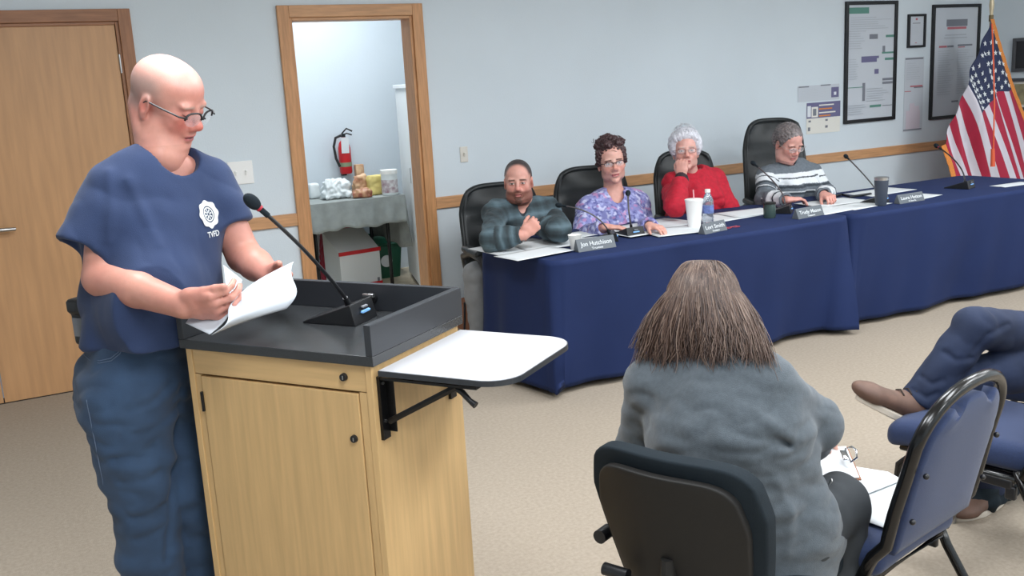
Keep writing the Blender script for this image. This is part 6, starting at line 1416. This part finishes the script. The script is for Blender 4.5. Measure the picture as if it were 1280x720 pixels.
s = SDF(.004); head_sdf(s, hc, R, k, {}); s.cap(hc+R@V(0, -.03, -.05), J['neck']-V(0, 0, .05), .052, .06, .03); hd = s.run(); s = SDF(.004)
arm_sdf(s, erW*.3+wrW*.7, erW*.3+wrW*.7, wrW, .9); hand_sdf(s, wrW, nrm(V(.6, .5, -.3)), V(.1, -.1, -1), V(-.6, .8, 0), .92, (.6, .7, .8, .9), (.5, .5))
arm_sdf(s, elW*.3+wlW*.7, elW*.3+wlW*.7, wlW, .9); hand_sdf(s, wlW, nrm(V(.8, -.3, -.25)), V(0, 0, -1), V(.2, -1, 0), .92, (.3, .3, .4, .4), (.2, .3)); hn = s.run()
s = SDF(.014); torso_sdf(s, J, dict(w=.9, d=.8), inf=-.012); hR, hL = pel+sideR*.09, pel-sideR*.09; leg_sdf(s, hR, kR, aR, .85); leg_sdf(s, hL, kL, aL, .85)
mesh_obj('body', [hd, hn, s.run()], 'skin', e, lambda P: np.tile(SKIN, (len(P), 1)))
s = SDF(.006); torso_sdf(s, J, dict(w=1.04, d=1.05, hip=.95, waist=.92, belly=1.05, sh=1.0), inf=.012, k=.07)
for L_, el_, wr_ in ((J['sr'], erW, wrW), (J['sl'], elW, wlW)):
    q_ = SDF(); q_.cap(L_, el_, .060, .056, .03); q_.cap(el_, el_+(wr_-el_)*.5, .056, .050, .03); q_.cap(el_+(wr_-el_)*.5, wr_, .052, .040, .03); d_ = nrm(wr_-el_); q_.cut(wr_-d_*.02, d_, .004); q_.cap(wr_-d_*.05, wr_, .026, .032, .004, 's'); s.group(q_, .022)
s.ecap(pel+V(0, 0, .02)-sideR*.01, pel-V(0, 0, .10)-sideR*.01, sideR, .155, .135, .185, .165, k=.05)
s.cap(J['neck']+V(0, 0, -.0)+fC*.04, J['neck']+V(0, 0, .14)+fC*.03, .055, .08, .008, 's'); s.cut(pel-V(0, 0, .12), V(0, 0, -1), .01)
s.cap(pel+sideR*.10+V(0, 0, .02), pel+sideR*.11+fC*.06-V(0, 0, .03), .080, .070, .04); s.cut(pel-V(0, 0, .12), V(0, 0, -1), .01)
# creases under the arm and across the side
for a, b_, r_ in ((at(960, 540, 2.02), at(985, 556, 2.06), .008), (at(905, 520, 1.99), at(975, 545, 2.0), .006), (at(960, 640, 1.98), at(1010, 628, 2.02), .007), (at(955, 600, 1.97), at(1000, 585, 2.03), .006)): s.cap(a, b_, r_, r_*.6, .02, 's')
P, Fc = s.run(); P = smoothmesh(P, Fc, 1); N = vnormals(P, Fc)
w1 = gau(np.linalg.norm(P-at(985, 545, 2.1), axis=1)**2, .16)+gau(np.linalg.norm(P-at(990, 640, 2.05), axis=1)**2, .16)+gau(np.linalg.norm(P-at(800, 530, 2.2), axis=1)**2, .14)
n = fnoise(P@np.array([[.8, .3, .1], [-.3, .9, .1], [0, .2, 2.0]]), 7, seed=31); P = P+N*((np.abs(n)*2-.5)*(.002+.006*np.clip(w1, 0, 1.2)))[:, None]; n = fnoise(P, 18, (1, 1, 1.8), seed=3); P = P+N*(n*.002)[:, None]
P = crease(P, Fc, [[1.3, (948, 505), (962, 535), (975, 556), (1000, 563)], [(900, 515), (930, 530), (962, 540)], [.8, (905, 545), (940, 556), (968, 556)], [(960, 575), (985, 590), (1005, 600)], [(955, 655), (985, 648), (1010, 630)], [.9, (965, 620), (975, 650), (972, 690)], [.8, (1000, 590), (1004, 620), (992, 660)], [.9, (784, 528), (800, 518), (825, 516)], [.8, (788, 545), (808, 538), (835, 540)], [.7, (1000, 500), (1015, 515), (1020, 535)], [.8, (985, 480), (975, 510), (972, 540)], [-.8, (950, 520), (975, 540), (1000, 552)], [-.7, (970, 600), (990, 640), (985, 690)]], ray, .009, .009); P_card, F_card = P, Fc; mesh_obj('cardigan', [(P, Fc)], 'cardi', e)
s = SDF(.007); s.ecap(pel+V(0, 0, -.02), pel-V(0, 0, .03), sideR, .150, .12, k=.05); leg_sdf(s, hR, kR, aR, 1.0, .010, r=(.080, .062, .054, .046)); leg_sdf(s, hL, kL, aL, 1.0, .010, r=(.080, .062, .054, .046)); P, Fc = s.run(); P = folds(P, Fc, .005, 8); mesh_obj('trousers', [(P, Fc)], 'slack', e)
for a in (aR, aL): shoe(e, a, fC, .26, m='chairfab', sole='black')
# hair
from mathutils.bvhtree import BVHTree
cb_ = BVHTree.FromPolygons([tuple(p) for p in P_card], [tuple(map(int, f)) for f in F_card])
def onback(px, py, off=.012):
    h = cb_.ray_cast(Vector(EYE), Vector(nrm(ray(px, py)))); return V(tuple(h[0]))-nrm(ray(px, py))*off if h[0] is not None else None
Rw = frame_from(V(.66, .72, -.22)); Th = lambda p: hc+Rw@V(p)
s = SDF(.005); s.ell(Th((0, -.012, .034)), V(.084, .104, .090), Rw, .02); s.ell(Th((0, -.035, -.035)), V(.084, .066, .085), Rw, .05)
b0, b1 = onback(850, 434, -.022), onback(908, 434, -.022); s.cap(Th((-.045, -.01, -.03)), b0, .034, .02, .05); s.cap(Th((.045, -.01, -.03)), b1, .034, .02, .05); s.cap(Th((0, -.03, -.03)), (b0+b1)/2, .036, .02, .05)
s.ell(Th((0, .10, -.04)), V(.07, .05, .11), Rw, .02, 's'); P, Fc = s.run(); P = folds(P, Fc, .005, 26, (1, 1, .35))
def hcol_(P): n = fnoise(P, 40, (1, 1, .3))[:, None]; return np.tile(V(80, 63, 55), (len(P), 1))*(1+.35*n)
A_h = V(.087, .108, .094); C_h = V(0, -.012, .034)
def longhair(i, rd):
    f = rd.uniform(-1, 1); az = f*1.9+rd.gauss(0, .05)
    part = V(rd.gauss(0, .008), .012-rd.uniform(0, .022), 0); P = []
    for t in np.linspace(0, 1, 7):
        el = math.radians(88-t*74); d = V(math.sin(az)*math.cos(el), -math.cos(az)*math.cos(el), math.sin(el)); q = C_h+A_h*d*(1+rd.uniform(-.012, .015)); q[:2] += part[:2]*(1-t)**2; P.append(Th(q))
    last = P[-1]; fx = math.sin(az)
    for _ in range(4):
        y_end = 450-8*abs(fx)**2+rd.gauss(0, 8)-abs(rd.gauss(0, 22))+5*math.sin(fx*9); x_end = 878+(fx*(36+(y_end-372)*.62)+rd.gauss(0, 5))*(1 if y_end > 380 else .8); E_ = onback(x_end, y_end, rd.uniform(.004, .018))
        if E_ is not None: break
    if E_ is None or np.linalg.norm(E_-last) > .34: E_ = at(x_end, min(y_end, 436), 2.24+.05*(fx < 0))
    ph, fq, am = rd.uniform(0, 6), rd.uniform(1.0, 2.0), rd.uniform(.005, .014); out = nrm(last-Th((0, -.0, .0))); out[2] = 0; out = nrm(out); vd = nrm(E_-last); sx = nrm(np.cross(vd, out))
    for t in np.linspace(.08, 1, 13): P.append(last*(1-t)+E_*t+out*.010*math.sin(PI*t**.8)+sx*am*math.sin(ph+fq*t*2*PI)*t)
    b_ = rd.random(); c = V(88, 68, 58) if b_ < .6 else (V(124, 104, 92) if b_ < .78 else V(60, 45, 40)); return P, tuple(np.clip(c+rd.uniform(-10, 10), 0, 255))
st1 = strands(longhair, 3200, .0013, 20, 3, seed=11); hair_obj(e, (P, Fc), st1, hcol_)
b = MB(); zp = at(1036, 606, 2.22); b.box(zp, (.012, .004, .03), RH, b=.001); b.build('zip_pull', 'steel', e, world=True)

# ------------------------------------------------------------------ person in jeans with crossed legs, mostly outside the frame
kU = at(1219, 409, 3.05); aU = at(1149, 500, 3.10); hipU = at(1385, 425, 3.45); kD = at(1204, 462, 3.12); hipD = at(1390, 445, 3.25)
kD = V(kD[0], kD[1], .56)
pel = V((hipU[0]+hipD[0])/2, (hipU[1]+hipD[1])/2, .57); aD = V(kD[0]+.30, kD[1]+.10, .085)
e = empty('person', 'seated person in dark blue jeans and brown shoes, legs crossed, at right edge', 'person', (pel[0], pel[1], 0))
fJ = nrm(V(kU[0]-hipU[0], kU[1]-hipU[1], 0)); sd = V(-fJ[1], fJ[0], 0)
sd = sd if np.dot(sd, hipU-hipD) > 0 else -sd
hU, hD = pel+sd*.09, pel-sd*.09
J = dict(pel=pel, chest=pel+V(0, 0, .32)-fJ*.08, neck=pel+V(0, 0, .53)-fJ*.09, sl=pel+sd*.19+V(0, 0, .47)-fJ*.08, sr=pel-sd*.19+V(0, 0, .47)-fJ*.08, fwd=fJ)
hc2 = J['neck']+V(0, 0, .17)+fJ*.03; R2 = frame_from(fJ, (0, 0, 1)); el_a, wr_a = J['sl']-V(0, 0, .27)+fJ*.03+sd*.04, J['pel']+fJ*.13+V(0, 0, .24)+sd*.02; el_b, wr_b = J['sr']-V(0, 0, .27)+fJ*.03-sd*.04, J['pel']+fJ*.15+V(0, 0, .20)-sd*.02
s = SDF(.005); head_sdf(s, hc2, R2, 1.0, {}); s.cap(hc2+R2@V(0, -.03, -.05), J['neck']-V(0, 0, .05), .055, .06, .03); hd = s.run(); s = SDF(.0045)
for a, b_, q in ((el_a, wr_a, 1), (el_b, wr_b, -1)): arm_sdf(s, a*.3+b_*.7, a*.3+b_*.7, b_); hand_sdf(s, b_, nrm(fJ-sd*q*.4-V(0, 0, .2)), V(0, 0, -1), -sd*q, 1.0, (.4, .4, .45, .5), (.2, .3))
hn = s.run(); s = SDF(.014); torso_sdf(s, J, dict(w=.9, d=.85), inf=-.012); leg_sdf(s, hU, kU, aU, .85); leg_sdf(s, hD, kD, aD, .85)
mesh_obj('body', [hd, hn, s.run()], 'skin', e, head_color(hc2, R2, 1.0))
s = SDF(.005); cap_hair(s, hc2, R2, 1.0, .008, .055, .05, -.06); hair_obj(e, s.run(), None, lambda P: np.tile(V(90, 70, 60), (len(P), 1)).astype(float))
s = SDF(.008); torso_sdf(s, J, dict(w=1.05, d=1.1), inf=.014, k=.06)
for L_, a, b_ in ((J['sl'], el_a, wr_a), (J['sr'], el_b, wr_b)): q_ = SDF(); q_.cap(L_, a, .06, .055, .03); q_.cap(a, b_, .055, .038, .03); d_ = nrm(b_-a); q_.cut(b_-d_*.02, d_, .004); s.group(q_, .04)
s.cap(J['neck']+fJ*.02, J['neck']+V(0, 0, .15), .056, .075, .008, 's'); s.cut(pel-V(0, 0, .05), V(0, 0, -1), .01); P, Fc = s.run(); P = folds(P, Fc, .006, 8); mesh_obj('shirt', [(P, Fc)], 'slack', e)
s = SDF(.0055); s.ecap(pel+V(0, 0, .03), pel-V(0, 0, .03), sd, .18, .14, k=.05); leg_sdf(s, hU, kU, aU+(kU-aU)*.04, 1.0, .010, r=(.075, .056, .050, .047)); leg_sdf(s, hD, kD, aD, 1.0, .010, r=(.078, .056, .050, .046))
d_ = nrm(aU-kU); s.cut(aU+d_*.01, d_, .004, lo=aU-.15, hi=aU+.15); P, Fc = s.run(); P = smoothmesh(P, Fc, 1); N = vnormals(P, Fc); n = fnoise(P, 9, seed=41); wk = gau(np.linalg.norm(P-kU, axis=1)**2, .16)+gau(np.linalg.norm(P-aU, axis=1)**2, .12); P = P+N*((np.abs(n)*2-.5)*(.002+.003*np.clip(wk, 0, 1)))[:, None]; P = crease(P, Fc, [[(1262, 405), (1235, 418), (1218, 440)], [.9, (1180, 440), (1195, 450), (1215, 448)], [.8, (1150, 470), (1165, 480), (1180, 476)], [.8, (1140, 487), (1158, 497), (1172, 492)], [.8, (1240, 452), (1215, 465), (1200, 485)]], ray, .007, .009); je2 = mesh_obj('jeans', [(P, Fc)], 'jean2', e)
shin = nrm(kU-aU); td = at(1063, 500, 3.0)-at(1140, 538, 3.06); shoe(e, aU, td, .30, m='suede', up=nrm(shin*.9+V(0, 0, 1)*.2), hs=1.2); shoe(e, aD, fJ, .27, m='suede')
# ================================================================== render look
w = bpy.data.worlds.new('world'); SC.world = w; w.use_nodes = True; w.node_tree.nodes['Background'].inputs[0].default_value = (.6, .65, .7, 1); w.node_tree.nodes['Background'].inputs[1].default_value = .3
SC.view_settings.view_transform = 'Standard'; SC.view_settings.look = 'None'; SC.view_settings.gamma = 1; SC.view_settings.use_curve_mapping = False
SC.view_settings.exposure = .1
SC.cycles.use_denoising = True; SC.cycles.max_bounces = 8; SC.cycles.diffuse_bounces = 4; SC.cycles.sample_clamp_indirect = 6
